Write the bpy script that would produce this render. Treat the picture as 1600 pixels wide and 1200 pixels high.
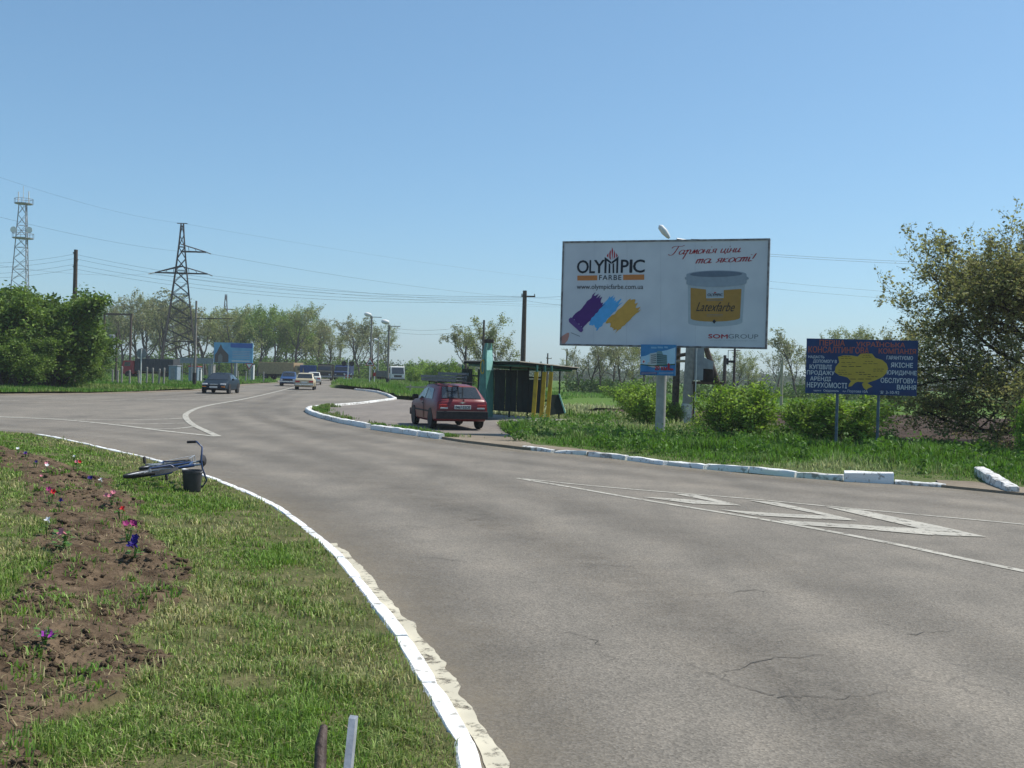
import bpy, bmesh, math, random
import numpy as np
from mathutils import Vector, Matrix

for o in list(bpy.data.objects): bpy.data.objects.remove(o)
SC = bpy.context.scene
COL = SC.collection
R = math.radians

# ------------------------------------------------------------------ camera
CAM_H, FPX = 1.8, 1600.0
PITCH, ROLL = R(0.537), R(1.6)
CROT = Matrix.Rotation(math.pi/2 - PITCH, 3, 'X') @ Matrix.Rotation(ROLL, 3, 'Z')
camd = bpy.data.cameras.new('camera'); cam = bpy.data.objects.new('camera', camd); COL.objects.link(cam)
camd.sensor_width = 36; camd.lens = 36; camd.clip_end = 6000; camd.clip_start = 0.05
cam.matrix_world = Matrix.Translation((0, 0, CAM_H)) @ CROT.to_4x4()
SC.camera = cam
SC.render.resolution_x, SC.render.resolution_y = 1024, 768

# ------------------------------------------------------------------ light
SUN_AZ = Vector((0.93, 0.37)).normalized(); SUN_EL = R(56)
w = bpy.data.worlds.new('World'); SC.world = w; w.use_nodes = True
nt = w.node_tree; bg = nt.nodes['Background']
sky = nt.nodes.new('ShaderNodeTexSky'); sky.sky_type = 'NISHITA'; sky.sun_disc = False
sky.sun_elevation = SUN_EL; sky.sun_rotation = math.atan2(SUN_AZ.x, SUN_AZ.y)
sky.altitude = 2000; sky.air_density = 1.2; sky.dust_density = 4.0; sky.ozone_density = 6.5
gam = nt.nodes.new('ShaderNodeGamma'); gam.inputs[1].default_value = 0.8      # softer zenith-to-horizon contrast, as in the hazy spring sky
tint = nt.nodes.new('ShaderNodeMix'); tint.data_type = 'RGBA'; tint.blend_type = 'MULTIPLY'; tint.inputs[0].default_value = 1; tint.inputs[7].default_value = (0.77, 0.975, 1.0, 1)
nt.links.new(sky.outputs[0], gam.inputs[0]); nt.links.new(gam.outputs[0], tint.inputs[6]); nt.links.new(tint.outputs[2], bg.inputs[0]); bg.inputs[1].default_value = 0.137
sd = bpy.data.lights.new('sun', 'SUN'); sd.energy = 3.6; sd.angle = R(0.53); sd.color = (1, 0.95, 0.87)
so = bpy.data.objects.new('sun', sd); COL.objects.link(so)
sv = Vector((SUN_AZ.x*math.cos(SUN_EL), SUN_AZ.y*math.cos(SUN_EL), math.sin(SUN_EL)))
so.rotation_euler = sv.to_track_quat('Z', 'Y').to_euler(); so.location = (20, 10, 60)
SC.view_settings.view_transform = 'Standard'; SC.view_settings.look = 'None'
SC.view_settings.exposure = 0.55; SC.view_settings.gamma = 1

# ------------------------------------------------------------------ helpers
def ray(px, py): return CROT @ Vector(((px-800)/FPX, -(py-600)/FPX, -1))
def at(px, py, d):
    r = ray(px, py); return Vector((0, 0, CAM_H)) + r*(d/r.y)
def gp(px, py, z=0.0):
    r = ray(px, py); return Vector((0, 0, CAM_H)) + r*((z-CAM_H)/r.z)
def base(px, d, z=0.0):
    p = at(px, 585, d); return Vector((p.x, d, z))

_t = np.random.default_rng(7).random((256, 256))
def vn(x, y):
    xi = np.floor(x).astype(int); yi = np.floor(y).astype(int); fx = x-xi; fy = y-yi
    fx = fx*fx*(3-2*fx); fy = fy*fy*(3-2*fy)
    a = _t[xi % 256, yi % 256]; b = _t[(xi+1) % 256, yi % 256]; c = _t[xi % 256, (yi+1) % 256]; d = _t[(xi+1) % 256, (yi+1) % 256]
    return (a*(1-fx)+b*fx)*(1-fy)+(c*(1-fx)+d*fx)*fy
def fbm(x, y, s, o=4):
    x = np.asarray(x, float)*s; y = np.asarray(y, float)*s; t = 0; a = 0.5
    for i in range(o): t = t+a*vn(x+17*i, y+31*i); x = x*2.03; y = y*2.03; a *= 0.5
    return t/(1-0.5**o)

MATS = {}
def mat(name, c1, c2=None, scale=6, rough=0.8, bump=0, metal=0, bscale=None, spec=0.3, detail=6, lo=.35, hi=.65):
    if name in MATS: return MATS[name]
    m = bpy.data.materials.new(name); m.use_nodes = True; n = m.node_tree.nodes; l = m.node_tree.links
    b = n['Principled BSDF']; b.inputs['Roughness'].default_value = rough; b.inputs['Metallic'].default_value = metal
    b.inputs['Specular IOR Level'].default_value = spec
    c2 = c2 or tuple(x*0.8 for x in c1)
    tc = n.new('ShaderNodeTexCoord'); nz = n.new('ShaderNodeTexNoise'); nz.inputs['Scale'].default_value = scale; nz.inputs['Detail'].default_value = detail
    rp = n.new('ShaderNodeValToRGB'); rp.color_ramp.elements[0].position = lo; rp.color_ramp.elements[1].position = hi
    rp.color_ramp.elements[0].color = (*c2, 1); rp.color_ramp.elements[1].color = (*c1, 1)
    l.new(tc.outputs['Object'], nz.inputs['Vector']); l.new(nz.outputs[0], rp.inputs[0]); l.new(rp.outputs[0], b.inputs['Base Color'])
    if bump:
        n2 = n.new('ShaderNodeTexNoise'); n2.inputs['Scale'].default_value = bscale or scale*4; n2.inputs['Detail'].default_value = 8
        bp = n.new('ShaderNodeBump'); bp.inputs['Strength'].default_value = bump; bp.inputs['Distance'].default_value = 0.02
        l.new(tc.outputs['Object'], n2.inputs['Vector']); l.new(n2.outputs[0], bp.inputs['Height']); l.new(bp.outputs[0], b.inputs['Normal'])
    MATS[name] = m; return m

def leafmat(name, transl=0.35, rough=0.6):
    if name in MATS: return MATS[name]
    m = bpy.data.materials.new(name); m.use_nodes = True; n = m.node_tree.nodes; l = m.node_tree.links
    b = n['Principled BSDF']; b.inputs['Roughness'].default_value = rough; b.inputs['Specular IOR Level'].default_value = 0.25
    a = n.new('ShaderNodeAttribute'); a.attribute_name = 'col'; l.new(a.outputs['Color'], b.inputs['Base Color'])
    t = n.new('ShaderNodeBsdfTranslucent'); mx = n.new('ShaderNodeMixShader'); mx.inputs[0].default_value = transl
    h = n.new('ShaderNodeHueSaturation'); h.inputs['Saturation'].default_value = 1.1; h.inputs['Value'].default_value = 1.3
    l.new(a.outputs['Color'], h.inputs['Color']); l.new(h.outputs[0], t.inputs['Color'])
    l.new(b.outputs[0], mx.inputs[1]); l.new(t.outputs[0], mx.inputs[2]); l.new(mx.outputs[0], n['Material Output'].inputs['Surface'])
    MATS[name] = m; return m

def np_mesh(name, verts, faces, cols=None, smooth=False):
    me = bpy.data.meshes.new(name); v = np.asarray(verts, np.float32); f = np.asarray(faces, np.int32)
    me.vertices.add(len(v)); me.vertices.foreach_set('co', v.ravel())
    k = f.shape[1]; me.loops.add(f.size); me.loops.foreach_set('vertex_index', f.ravel())
    me.polygons.add(len(f)); me.polygons.foreach_set('loop_start', np.arange(len(f), dtype=np.int32)*k)
    if cols is not None:
        a = me.attributes.new('col', 'FLOAT_COLOR', 'POINT')
        c = np.ones((len(v), 4), np.float32); c[:, :3] = cols; a.data.foreach_set('color', c.ravel())
    me.update(calc_edges=True)
    if smooth: me.polygons.foreach_set('use_smooth', np.ones(len(f), bool))
    return me

def link(name, me, m=None, parent=None, loc=None):
    o = bpy.data.objects.new(name, me); COL.objects.link(o)
    if m is not None and me is not None and not me.materials: me.materials.append(m)
    if parent: o.parent = parent
    if loc is not None: o.location = loc
    return o
def tag(o, label, cat, group=None):
    o['label'] = label; o['category'] = cat
    if group: o['group'] = group
    return o
def struct(o): o['kind'] = 'structure'; return o
def thing(name, label, cat, loc=(0, 0, 0), rz=0, group=None):
    o = bpy.data.objects.new(name, None); COL.objects.link(o); o.location = loc; o.rotation_euler = (0, 0, rz)
    o.empty_display_size = 0.2
    return tag(o, label, cat, group)
def copy_tree(o, loc=None, rz=None, sc=None, parent=None, label=None):
    c = o.copy(); COL.objects.link(c)
    if parent: c.parent = parent
    if loc is not None: c.location = loc
    if rz is not None: c.rotation_euler = (0, 0, rz)
    if sc is not None: c.scale = sc if hasattr(sc, '__len__') else (sc, sc, sc)
    if label: c['label'] = label
    for ch in [x for x in o.children]: copy_tree(ch, parent=c)
    return c

class MB:
    def __init__(s): s.v = []; s.f = []
    def add(s, vs, fs):
        k = len(s.v); s.v += [tuple(p) for p in vs]; s.f += [tuple(i+k for i in f) for f in fs]; return s
    def box(s, c, d, rz=0, M=None):
        hx, hy, hz = d[0]/2, d[1]/2, d[2]/2
        M = M or Matrix.Rotation(rz, 3, 'Z'); c = Vector(c)
        vs = [c + M @ Vector((x*hx, y*hy, z*hz)) for z in (-1, 1) for y in (-1, 1) for x in (-1, 1)]
        return s.add(vs, [(0, 2, 3, 1), (4, 5, 7, 6), (0, 1, 5, 4), (2, 6, 7, 3), (0, 4, 6, 2), (1, 3, 7, 5)])
    def bbox(s, c, d, b=0.01):      # box with chamfered vertical and horizontal edges (rounded look)
        x, y, z = d[0]/2, d[1]/2, d[2]/2; c = Vector(c); rows = []
        for zz, ins in ((-z, b), (-z+b, 0), (z-b, 0), (z, b)):
            X, Y = x-ins, y-ins
            rows.append([c+Vector(p) for p in ((-X+b, -Y, zz), (X-b, -Y, zz), (X, -Y+b, zz), (X, Y-b, zz), (X-b, Y, zz), (-X+b, Y, zz), (-X, Y-b, zz), (-X, -Y+b, zz))])
        return s.loft(rows, cap=True)
    def loft(s, rings, cap=True, closed=True):
        n = len(rings[0]); vs = [p for r in rings for p in r]; fs = []
        for i in range(len(rings)-1):
            for j in range(n if closed else n-1):
                a, b = i*n+j, i*n+(j+1) % n; fs.append((a, b, b+n, a+n))
        if cap: fs.append(tuple(range(n))[::-1]); fs.append(tuple((len(rings)-1)*n+j for j in range(n)))
        return s.add(vs, fs)
    def tube(s, pts, r, n=6, cap=True):
        pts = [Vector(p) for p in pts]; rs = r if hasattr(r, '__len__') else [r]*len(pts); rings = []
        up = None
        for i, p in enumerate(pts):
            d = (pts[min(i+1, len(pts)-1)]-pts[max(i-1, 0)]).normalized()
            if up is None:
                up = Vector((0, 0, 1)) if abs(d.z) < 0.9 else Vector((1, 0, 0))
            a = d.cross(up).normalized(); b = a.cross(d).normalized(); up = b
            rings.append([p+(a*math.cos(t)+b*math.sin(t))*rs[i] for t in (2*math.pi*k/n for k in range(n))])
        return s.loft(rings, cap)
    def lathe(s, prof, n=16, M=None, c=(0, 0, 0), cap=True):
        M = M or Matrix.Identity(3); c = Vector(c)
        rings = [[c + M @ Vector((r*math.cos(2*math.pi*k/n), r*math.sin(2*math.pi*k/n), z)) for k in range(n)] for r, z in prof]
        return s.loft(rings, cap)
    def poly(s, pts): return s.add(pts, [tuple(range(len(pts)))])
    def prism(s, pts, off):
        n = len(pts); off = Vector(off); a = [Vector(p) for p in pts]; b = [p+off for p in a]
        return s.add(a+b, [tuple(range(n))[::-1], tuple(range(n, 2*n))]+[(i, (i+1) % n, (i+1) % n+n, i+n) for i in range(n)])
    def mesh(s, name, smooth=None):
        me = bpy.data.meshes.new(name); me.from_pydata(s.v, [], s.f)
        bm = bmesh.new(); bm.from_mesh(me); bmesh.ops.recalc_face_normals(bm, faces=bm.faces)
        ng = [f for f in bm.faces if len(f.verts) > 4]
        if ng: bmesh.ops.triangulate(bm, faces=ng)
        bm.to_mesh(me); bm.free()
        if smooth:
            me.polygons.foreach_set('use_smooth', np.ones(len(me.polygons), bool)); me.set_sharp_from_angle(angle=R(smooth))
        me.update(); return me
    def build(s, name, m, parent=None, smooth=None, loc=None): return link(name, s.mesh(name, smooth), m, parent, loc)

def text_mesh(txt, rect, bold=0.0, shear=0.0, spacing=1.0):
    """flat lettering filling rect (x0,z0,x1,z1) in a panel's XZ plane"""
    c = bpy.data.curves.new('t', 'FONT'); c.body = txt; c.size = 1; c.space_character = spacing
    c.resolution_u = 3
    o = bpy.data.objects.new('t', c); COL.objects.link(o)
    dg = bpy.context.evaluated_depsgraph_get(); me = bpy.data.meshes.new_from_object(o.evaluated_get(dg))
    bpy.data.objects.remove(o); bpy.data.curves.remove(c)
    n = len(me.vertices); co = np.empty(n*3, np.float32); me.vertices.foreach_get('co', co); co = co.reshape(-1, 3); co[:, 0] += shear*co[:, 1]
    mn, mx = co.min(0), co.max(0); x0, z0, x1, z1 = rect
    out = np.zeros_like(co); out[:, 0] = x0+(co[:, 0]-mn[0])/(mx[0]-mn[0])*(x1-x0); out[:, 2] = z0+(co[:, 1]-mn[1])/(mx[1]-mn[1])*(z1-z0)
    if not bold: me.vertices.foreach_set('co', out.ravel()); me.update(); me.materials.clear(); return me
    fc = [tuple(p.vertices) for p in me.polygons]; bpy.data.meshes.remove(me); k = bold*1.6*(x1-x0)/(mx[0]-mn[0]); vs = []; fs = []     # heavier strokes: shifted copies, each in its own plane
    for i, (ox, oz) in enumerate(((0, 0), (k, 0), (-k, 0), (0, k*.8), (0, -k*.8))):
        fs += [tuple(q+len(vs) for q in f) for f in fc]; vs += [(a+ox, -i*.0006, c_+oz) for a, _, c_ in out.tolist()]
    m2 = bpy.data.meshes.new('t'); m2.from_pydata(vs, [], fs); m2.update(); return m2

def pts_in_poly(x, y, poly):
    inside = np.zeros(len(x), bool); n = len(poly); j = n-1
    for i in range(n):
        xi, yi = poly[i][0], poly[i][1]; xj, yj = poly[j][0], poly[j][1]
        if yi != yj:
            c = ((yi > y) != (yj > y)) & (x < (xj-xi)*(y-yi)/(yj-yi)+xi); inside ^= c
        j = i
    return inside
def smooth_poly(pts, n=8):
    P = [Vector((p[0], p[1], 0)) for p in pts]; out = []
    for i in range(len(P)-1):
        p0, p1, p2, p3 = P[max(i-1, 0)], P[i], P[i+1], P[min(i+2, len(P)-1)]
        for k in range(n):
            t = k/n; out.append(0.5*((2*p1)+(p2-p0)*t+(2*p0-5*p1+4*p2-p3)*t*t+(3*p1-p0-3*p2+p3)*t**3))
    out.append(P[-1]); return out
def dist_line(x, y, pl):
    """signed distance to a polyline, positive on its left"""
    best = np.full(x.shape, 1e9); sg = np.zeros(x.shape)
    for a, b in zip(pl[:-1], pl[1:]):
        dx, dy = b.x-a.x, b.y-a.y; L = dx*dx+dy*dy+1e-12
        t = np.clip(((x-a.x)*dx+(y-a.y)*dy)/L, 0, 1); ex, ey = x-(a.x+t*dx), y-(a.y+t*dy)
        d = np.hypot(ex, ey); cr = dx*(y-a.y)-dy*(x-a.x); m = d < best
        best = np.where(m, d, best); sg = np.where(m, np.sign(cr), sg)
    return best*sg

# ------------------------------------------------------------------ layout lines (world metres)
KERB_PX = [(60, 683), (130, 697), (180, 709), (240, 723), (330, 752), (380, 772), (430, 795), (480, 830), (530, 872), (570, 920), (605, 965), (640, 1010), (670, 1060), (700, 1110), (730, 1160), (750, 1200)]
kpts = [(-34, 22.5), (-24, 24.6), (-16, 25.2), (-12.6, 24.9)] + [tuple(gp(*p).xy) for p in KERB_PX] + [(0.0, 3.7), (0.05, 2.4), (0.0, 0.8), (-0.3, -2), (-1.2, -6), (-3, -10)]
KERB = smooth_poly(kpts, 6)                      # runs from far left to behind the camera; island on its right
def island_d(x, y): return -dist_line(np.asarray(x, float), np.asarray(y, float), KERB)   # >0 inside
BED_PX = [(-60, 690), (0, 697), (60, 706), (120, 724), (175, 752), (215, 790), (250, 830), (292, 880), (300, 905), (270, 940), (225, 965), (205, 1010), (165, 1060), (120, 1105), (100, 1150), (60, 1200), (20, 1260),
          (-200, 1260), (-200, 960), (0, 930), (35, 905), (58, 870), (66, 830), (55, 790), (30, 750), (0, 728), (-60, 715)]
BED = [gp(px, py, 0.27).xy for px, py in BED_PX]
def smoothstep(t): t = np.clip(t, 0, 1); return t*t*(3-2*t)
def island_base(x, y):
    return 0.075+0.2*smoothstep((island_d(x, y)-0.1)/3.2)
def soil_mask(x, y):
    x = np.asarray(x, float); y = np.asarray(y, float)
    wx = x+(fbm(x, y, 1.6)-0.5)*0.7; wy = y+(fbm(x+50, y, 1.6)-0.5)*0.7
    return pts_in_poly(wx, wy, BED).astype(float)
def isl_z(px, py):      # ground point on the island under a pixel
    z = 0.27
    for _ in range(5):
        p = gp(px, py, z); z = float(island_base(np.array([p.x]), np.array([p.y]))[0])
    return p

# ------------------------------------------------------------------ ground, road, fields
def surf_mat(name, stops, scale, bump=0.4, bscale=40, rough=0.95, scale2=0.3, amount=0.5):
    m = bpy.data.materials.new(name); m.use_nodes = True; n = m.node_tree.nodes; l = m.node_tree.links; b = n['Principled BSDF']
    b.inputs['Roughness'].default_value = rough; b.inputs['Specular IOR Level'].default_value = 0.15
    g = n.new('ShaderNodeNewGeometry')
    a = n.new('ShaderNodeTexNoise'); a.inputs['Scale'].default_value = scale; a.inputs['Detail'].default_value = 8; a.inputs['Roughness'].default_value = 0.65
    c = n.new('ShaderNodeTexNoise'); c.inputs['Scale'].default_value = scale2; c.inputs['Detail'].default_value = 4
    mx = n.new('ShaderNodeMix'); mx.inputs[0].default_value = amount
    rp = n.new('ShaderNodeValToRGB'); e = rp.color_ramp.elements
    e[0].position, e[0].color = stops[0][0], (*stops[0][1], 1); e[1].position, e[1].color = stops[-1][0], (*stops[-1][1], 1)
    for p, cc in stops[1:-1]: q = e.new(p); q.color = (*cc, 1)
    for t in (a, c): l.new(g.outputs['Position'], t.inputs['Vector'])
    l.new(a.outputs[0], mx.inputs[2]); l.new(c.outputs[0], mx.inputs[3]); l.new(mx.outputs[0], rp.inputs[0]); l.new(rp.outputs[0], b.inputs['Base Color'])
    d = n.new('ShaderNodeTexNoise'); d.inputs['Scale'].default_value = bscale; d.inputs['Detail'].default_value = 8; l.new(g.outputs['Position'], d.inputs['Vector'])
    bp = n.new('ShaderNodeBump'); bp.inputs['Strength'].default_value = bump; bp.inputs['Distance'].default_value = 0.05
    l.new(d.outputs[0], bp.inputs['Height']); l.new(bp.outputs[0], b.inputs['Normal']); MATS[name] = m; return m

M_ground = surf_mat('rough_meadow', [(0.3, (0.07, 0.12, 0.028)), (0.5, (0.11, 0.17, 0.04)), (0.7, (0.19, 0.21, 0.08))], 1.2, 0.8, 6, scale2=0.05)
M_crop = surf_mat('young_crop', [(0.3, (0.065, 0.125, 0.014)), (0.7, (0.09, 0.155, 0.02))], 1.5, 0.6, 8, scale2=0.02)
M_soil = surf_mat('ploughed_earth', [(0.3, (0.035, 0.023, 0.016)), (0.55, (0.07, 0.046, 0.033)), (0.75, (0.115, 0.08, 0.058))], 2.5, 1.0, 14, scale2=0.3)
M_verge = surf_mat('verge_soil', [(0.3, (0.05, 0.075, 0.02)), (0.5, (0.09, 0.12, 0.035)), (0.7, (0.17, 0.15, 0.08))], 3, 0.8, 20, scale2=0.4)
M_dust = surf_mat('dusty_earth', [(0.3, (0.16, 0.13, 0.095)), (0.7, (0.3, 0.25, 0.19))], 4, 0.5, 30, scale2=0.6)

def asphalt(name, c_lo, c_mid, c_hi, cracks=True):
    m = bpy.data.materials.new(name); m.use_nodes = True; n = m.node_tree.nodes; l = m.node_tree.links; b = n['Principled BSDF']
    b.inputs['Roughness'].default_value = 0.85; b.inputs['Specular IOR Level'].default_value = 0.25
    g = n.new('ShaderNodeNewGeometry'); P = g.outputs['Position']
    def noise(s, det=6, vec=P, rough=0.6):
        t = n.new('ShaderNodeTexNoise'); t.inputs['Scale'].default_value = s; t.inputs['Detail'].default_value = det; t.inputs['Roughness'].default_value = rough
        l.new(vec, t.inputs['Vector']); return t.outputs[0]
    def math_(op, a, bb=None, cl=False):
        t = n.new('ShaderNodeMath'); t.operation = op; t.use_clamp = cl
        for i, v in enumerate((a, bb)):
            if v is None: continue
            if isinstance(v, (int, float)): t.inputs[i].default_value = v
            else: l.new(v, t.inputs[i])
        return t.outputs[0]
    big = noise(0.16, 5); med = noise(1.3, 6); fine = noise(60, 3)
    mp = n.new('ShaderNodeMapping'); mp.inputs['Rotation'].default_value = (0, 0, R(-28)); mp.inputs['Scale'].default_value = (1.1, 0.09, 1); l.new(P, mp.inputs['Vector'])
    streak = noise(1.0, 5, mp.outputs[0])
    s = math_('ADD', math_('MULTIPLY', big, 0.34), math_('ADD', math_('MULTIPLY', med, 0.24), math_('ADD', math_('MULTIPLY', streak, 0.2), math_('MULTIPLY', fine, 0.22))))
    rp = n.new('ShaderNodeValToRGB'); e = rp.color_ramp.elements; e[0].position = 0.4; e[0].color = (*c_lo, 1); e[1].position = 0.61; e[1].color = (*c_hi, 1)
    q = e.new(0.5); q.color = (*c_mid, 1); l.new(s, rp.inputs[0]); out = rp.outputs[0]
    # aggregate speckle
    sp = n.new('ShaderNodeTexVoronoi'); sp.inputs['Scale'].default_value = 70; l.new(P, sp.inputs['Vector'])
    mx = n.new('ShaderNodeMix'); mx.data_type = 'RGBA'; mx.blend_type = 'OVERLAY'; mx.inputs[0].default_value = 0.34; bw = n.new('ShaderNodeRGBToBW'); l.new(sp.outputs['Color'], bw.inputs[0]); l.new(out, mx.inputs[6]); l.new(bw.outputs[0], mx.inputs[7])
    hs = n.new('ShaderNodeHueSaturation'); hs.inputs['Saturation'].default_value = 0.85; l.new(mx.outputs[2], hs.inputs['Color']); out = hs.outputs[0]
    if cracks:
        wv = n.new('ShaderNodeTexNoise'); wv.inputs['Scale'].default_value = 1.4; wv.inputs['Detail'].default_value = 5; l.new(P, wv.inputs['Vector'])
        va = n.new('ShaderNodeVectorMath'); va.operation = 'MULTIPLY_ADD'; va.inputs[1].default_value = (1.6, 1.6, 0); l.new(wv.outputs['Color'], va.inputs[0]); l.new(P, va.inputs[2])
        vo = n.new('ShaderNodeTexVoronoi'); vo.feature = 'DISTANCE_TO_EDGE'; vo.inputs['Scale'].default_value = 0.35; l.new(va.outputs[0], vo.inputs['Vector'])
        cr = math_('LESS_THAN', vo.outputs['Distance'], 0.0028)
        mk = math_('GREATER_THAN', noise(0.5, 3), 0.6)
        tar = math_('GREATER_THAN', noise(0.75, 6, mp.outputs[0], 0.7), 0.71)
        k = math_('MAXIMUM', math_('MULTIPLY', math_('MULTIPLY', cr, mk), 0.22), math_('MULTIPLY', tar, 0.3))
        m2 = n.new('ShaderNodeMix'); m2.data_type = 'RGBA'; l.new(k, m2.inputs[0]); l.new(out, m2.inputs[6]); m2.inputs[7].default_value = (0.045, 0.042, 0.04, 1); out = m2.outputs[2]
    l.new(out, b.inputs['Base Color'])
    bp = n.new('ShaderNodeBump'); bp.inputs['Strength'].default_value = 0.35; bp.inputs['Distance'].default_value = 0.01
    l.new(sp.outputs['Distance'], bp.inputs['Height']); l.new(bp.outputs[0], b.inputs['Normal']); MATS[name] = m; return m
M_road = asphalt('worn_asphalt', (0.138, 0.121, 0.096), (0.19, 0.165, 0.13), (0.255, 0.217, 0.165))
M_plat = asphalt('stop_asphalt', (0.15, 0.125, 0.105), (0.2, 0.17, 0.14), (0.26, 0.22, 0.18), False)

def sheet(name, poly, z, m, skirt=0):
    mb = MB()
    if skirt: mb.prism([(p[0], p[1], z) for p in poly], (0, 0, -skirt))
    else: mb.poly([(p[0], p[1], z) for p in poly])
    return struct(mb.build(name, m))
mb = MB(); mb.poly([(-1300, -150, -0.06), (1300, -150, -0.06), (1300, 1700, -0.06), (-1300, 1700, -0.06)]); struct(mb.build('ground', M_ground))
g = lambda *a: tuple(gp(*a).xy)
ROAD = [(-70, -25), (60, -25), (60, 4), (22, 12.5), (13, 15), (9.3, 17), (7.9, 18.3), (6.2, 18.8), (4.7, 19.8), (3.2, 21.3), (1.8, 23.2), (0.3, 24.5), (-1.2, 26.4), (-1.9, 27.9), (-2.5, 28.5), (-4.5, 32.3), (-5.9, 34.9), (-7.1, 38.2), (-8.6, 42.5), (-9.0, 45), (-8.7, 47.5), (-7.9, 52.7), (-7.2, 63.9),
        (-11.1, 85), (-14.3, 93.4), (-17.6, 100), (-20, 112), (-24, 139), (-31, 180), (-40, 240), (-48, 240), (-40, 180), (-32, 139), (-28.1, 124), (-27.1, 104), (-24.5, 88), (-22.8, 74.5), (-24, 60.2), (-26.5, 53), (-34, 47), (-70, 40)]
sheet('road', ROAD, 0.0, M_road)
PLAT = [(-1.9, 27.95), (-2.5, 28.6), (-4.5, 32.4), (-5.9, 35), (-7.0, 38.3), (-8.5, 42.6), (-8.9, 45), (-8.6, 47.5), (-7.8, 52.7), (-7.1, 63.9), (-4.5, 60), (-2.6, 50), (-1.6, 45), (1.2, 41), (1.6, 38.2), (-0.5, 35.5), (-0.2, 31), (0.3, 27.2)]
sheet('bus_stop_pavement', PLAT, 0.05, M_plat, .1)
sheet('crop_field', [(-4, 66), (60, 62), (400, 70), (400, 420), (-60, 420), (-18, 150), (-8, 90)], -0.045, M_crop)

def grid_sheet(name, xs, ys, zf, keep, m, cols=None, attr=None):
    X, Y = np.meshgrid(xs, ys); x, y = X.ravel(), Y.ravel(); k = keep(x, y); z = zf(x, y)
    nx = len(xs); i = np.arange((len(ys)-1)*(nx-1)); r = i//(nx-1); c = i % (nx-1); a = r*nx+c
    q = np.stack([a, a+1, a+nx+1, a+nx], 1); q = q[k[q].all(1)]
    used = np.unique(q); mp = np.full(len(x), -1); mp[used] = np.arange(len(used))
    me = np_mesh(name, np.stack([x, y, z], 1)[used], mp[q], smooth=True)
    if attr is not None:
        t = me.attributes.new('mask', 'FLOAT', 'POINT'); t.data.foreach_set('value', attr(x, y)[used].astype(np.float32))
    return struct(link(name, me, m))

PLOT = [(3.2, 50), (7.5, 42), (10.5, 33), (14, 28.5), (24, 26), (60, 22), (60, 52), (22, 60), (6, 58)]
def plot_keep(x, y): return pts_in_poly(x+(fbm(x, y, .4)-.5)*2, y+(fbm(x+9, y, .4)-.5)*2, PLOT)
grid_sheet('ploughed_plot', np.arange(2, 61, 0.22), np.arange(21, 61, 0.22), lambda x, y: -0.01+0.22*(fbm(x, y, 1.6, 4)-.4), plot_keep, M_soil)

# right-hand verge, behind the kerb line
RK = smooth_poly([(-0.9, 26.9), (0.3, 24.75), (1.8, 23.55), (3.2, 21.6), (4.7, 20.15), (6.2, 19.2), (7.9, 18.7), (9.3, 17.4), (13, 15.3), (22, 12.8), (60, 4.2)], 5)
def rverge_d(x, y): return dist_line(np.asarray(x, float), np.asarray(y, float), RK)
def rverge_keep(x, y): return (rverge_d(x, y) > -0.02) & (y < 70)
def rverge_z(x, y):
    d = np.maximum(rverge_d(x, y), 0); edge = np.clip((62-y)/6, 0, 1)
    return -0.05+edge*(0.07+0.05*smoothstep(d/1.5)+0.12*(fbm(x, y, .5)-.4))
def rv_all(x, y): return rverge_keep(x, y) & ~pts_in_poly(x, y, [(p[0], p[1]) for p in PLAT]) & ~pts_in_poly(x+(fbm(x, y, .4)-.5)*2, y+(fbm(x+9, y, .4)-.5)*2, PLOT) & (x > np.interp(y, [26, 28, 40, 45, 60, 70], [-1.2, -.6, -.4, -2, -5, -8]))
grid_sheet('roadside_verge', np.arange(-9, 61, 0.3), np.arange(4, 70, 0.3), rverge_z, rv_all, M_verge)
# dusty strip where the kerb is broken
sheet('dirt_shoulder', [(-1.95, 27.85), (-1.2, 26.5), (0.3, 24.6), (1.9, 23.4), (2.1, 23.9), (0.9, 25.6), (0.5, 27.4), (-0.6, 29.5), (-1.8, 29.3)], 0.064, M_dust, .1)
sheet('dirt_patch', [(7.7, 18.25), (8.6, 17.3), (10.6, 15.9), (14, 14.6), (22, 12.4), (22, 12.9), (14, 15.6), (10.4, 17.4), (9.4, 19), (8.0, 19.2)], .045, M_dust, .08)
# bank between the bay and the crossing
BANK = [(-17.6, 99.5), (-14.2, 93.2), (-11, 84.8), (-7.1, 64), (-4.4, 60), (2, 62), (4, 80), (-6, 130), (-16, 160), (-28, 165), (-23.5, 139), (-19.6, 112)]
grid_sheet('grass_bank', np.arange(-30, 5, 0.6), np.arange(60, 166, 0.6), lambda x, y: 0.05+0.45*fbm(x, y, .12), lambda x, y: pts_in_poly(x, y, BANK), M_verge)
LV = [(-70, 40.4), (-34, 47.4), (-26.7, 53.4), (-24.3, 60.2), (-23.1, 74.5), (-24.8, 88), (-27.4, 104), (-28.4, 124), (-33, 139), (-41, 180), (-70, 180), (-110, 110), (-110, 45)]
grid_sheet('left_verge', np.arange(-110, -22, 0.7), np.arange(40, 181, 0.7), lambda x, y: 0.03+0.15*fbm(x, y, .3), lambda x, y: pts_in_poly(x, y, LV), M_verge)
sheet('dusty_road_edge', [(-70, 39.5), (-34, 46.6), (-26, 52.6), (-23.6, 60.2), (-22.4, 74.5), (-24, 88), (-26.7, 104), (-27.7, 124), (-28.6, 124), (-27.6, 104), (-25, 88), (-23.4, 74.5), (-24.6, 60.4), (-27, 53.7), (-34, 47.9), (-70, 41)], 0.03, M_dust, .06)

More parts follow.
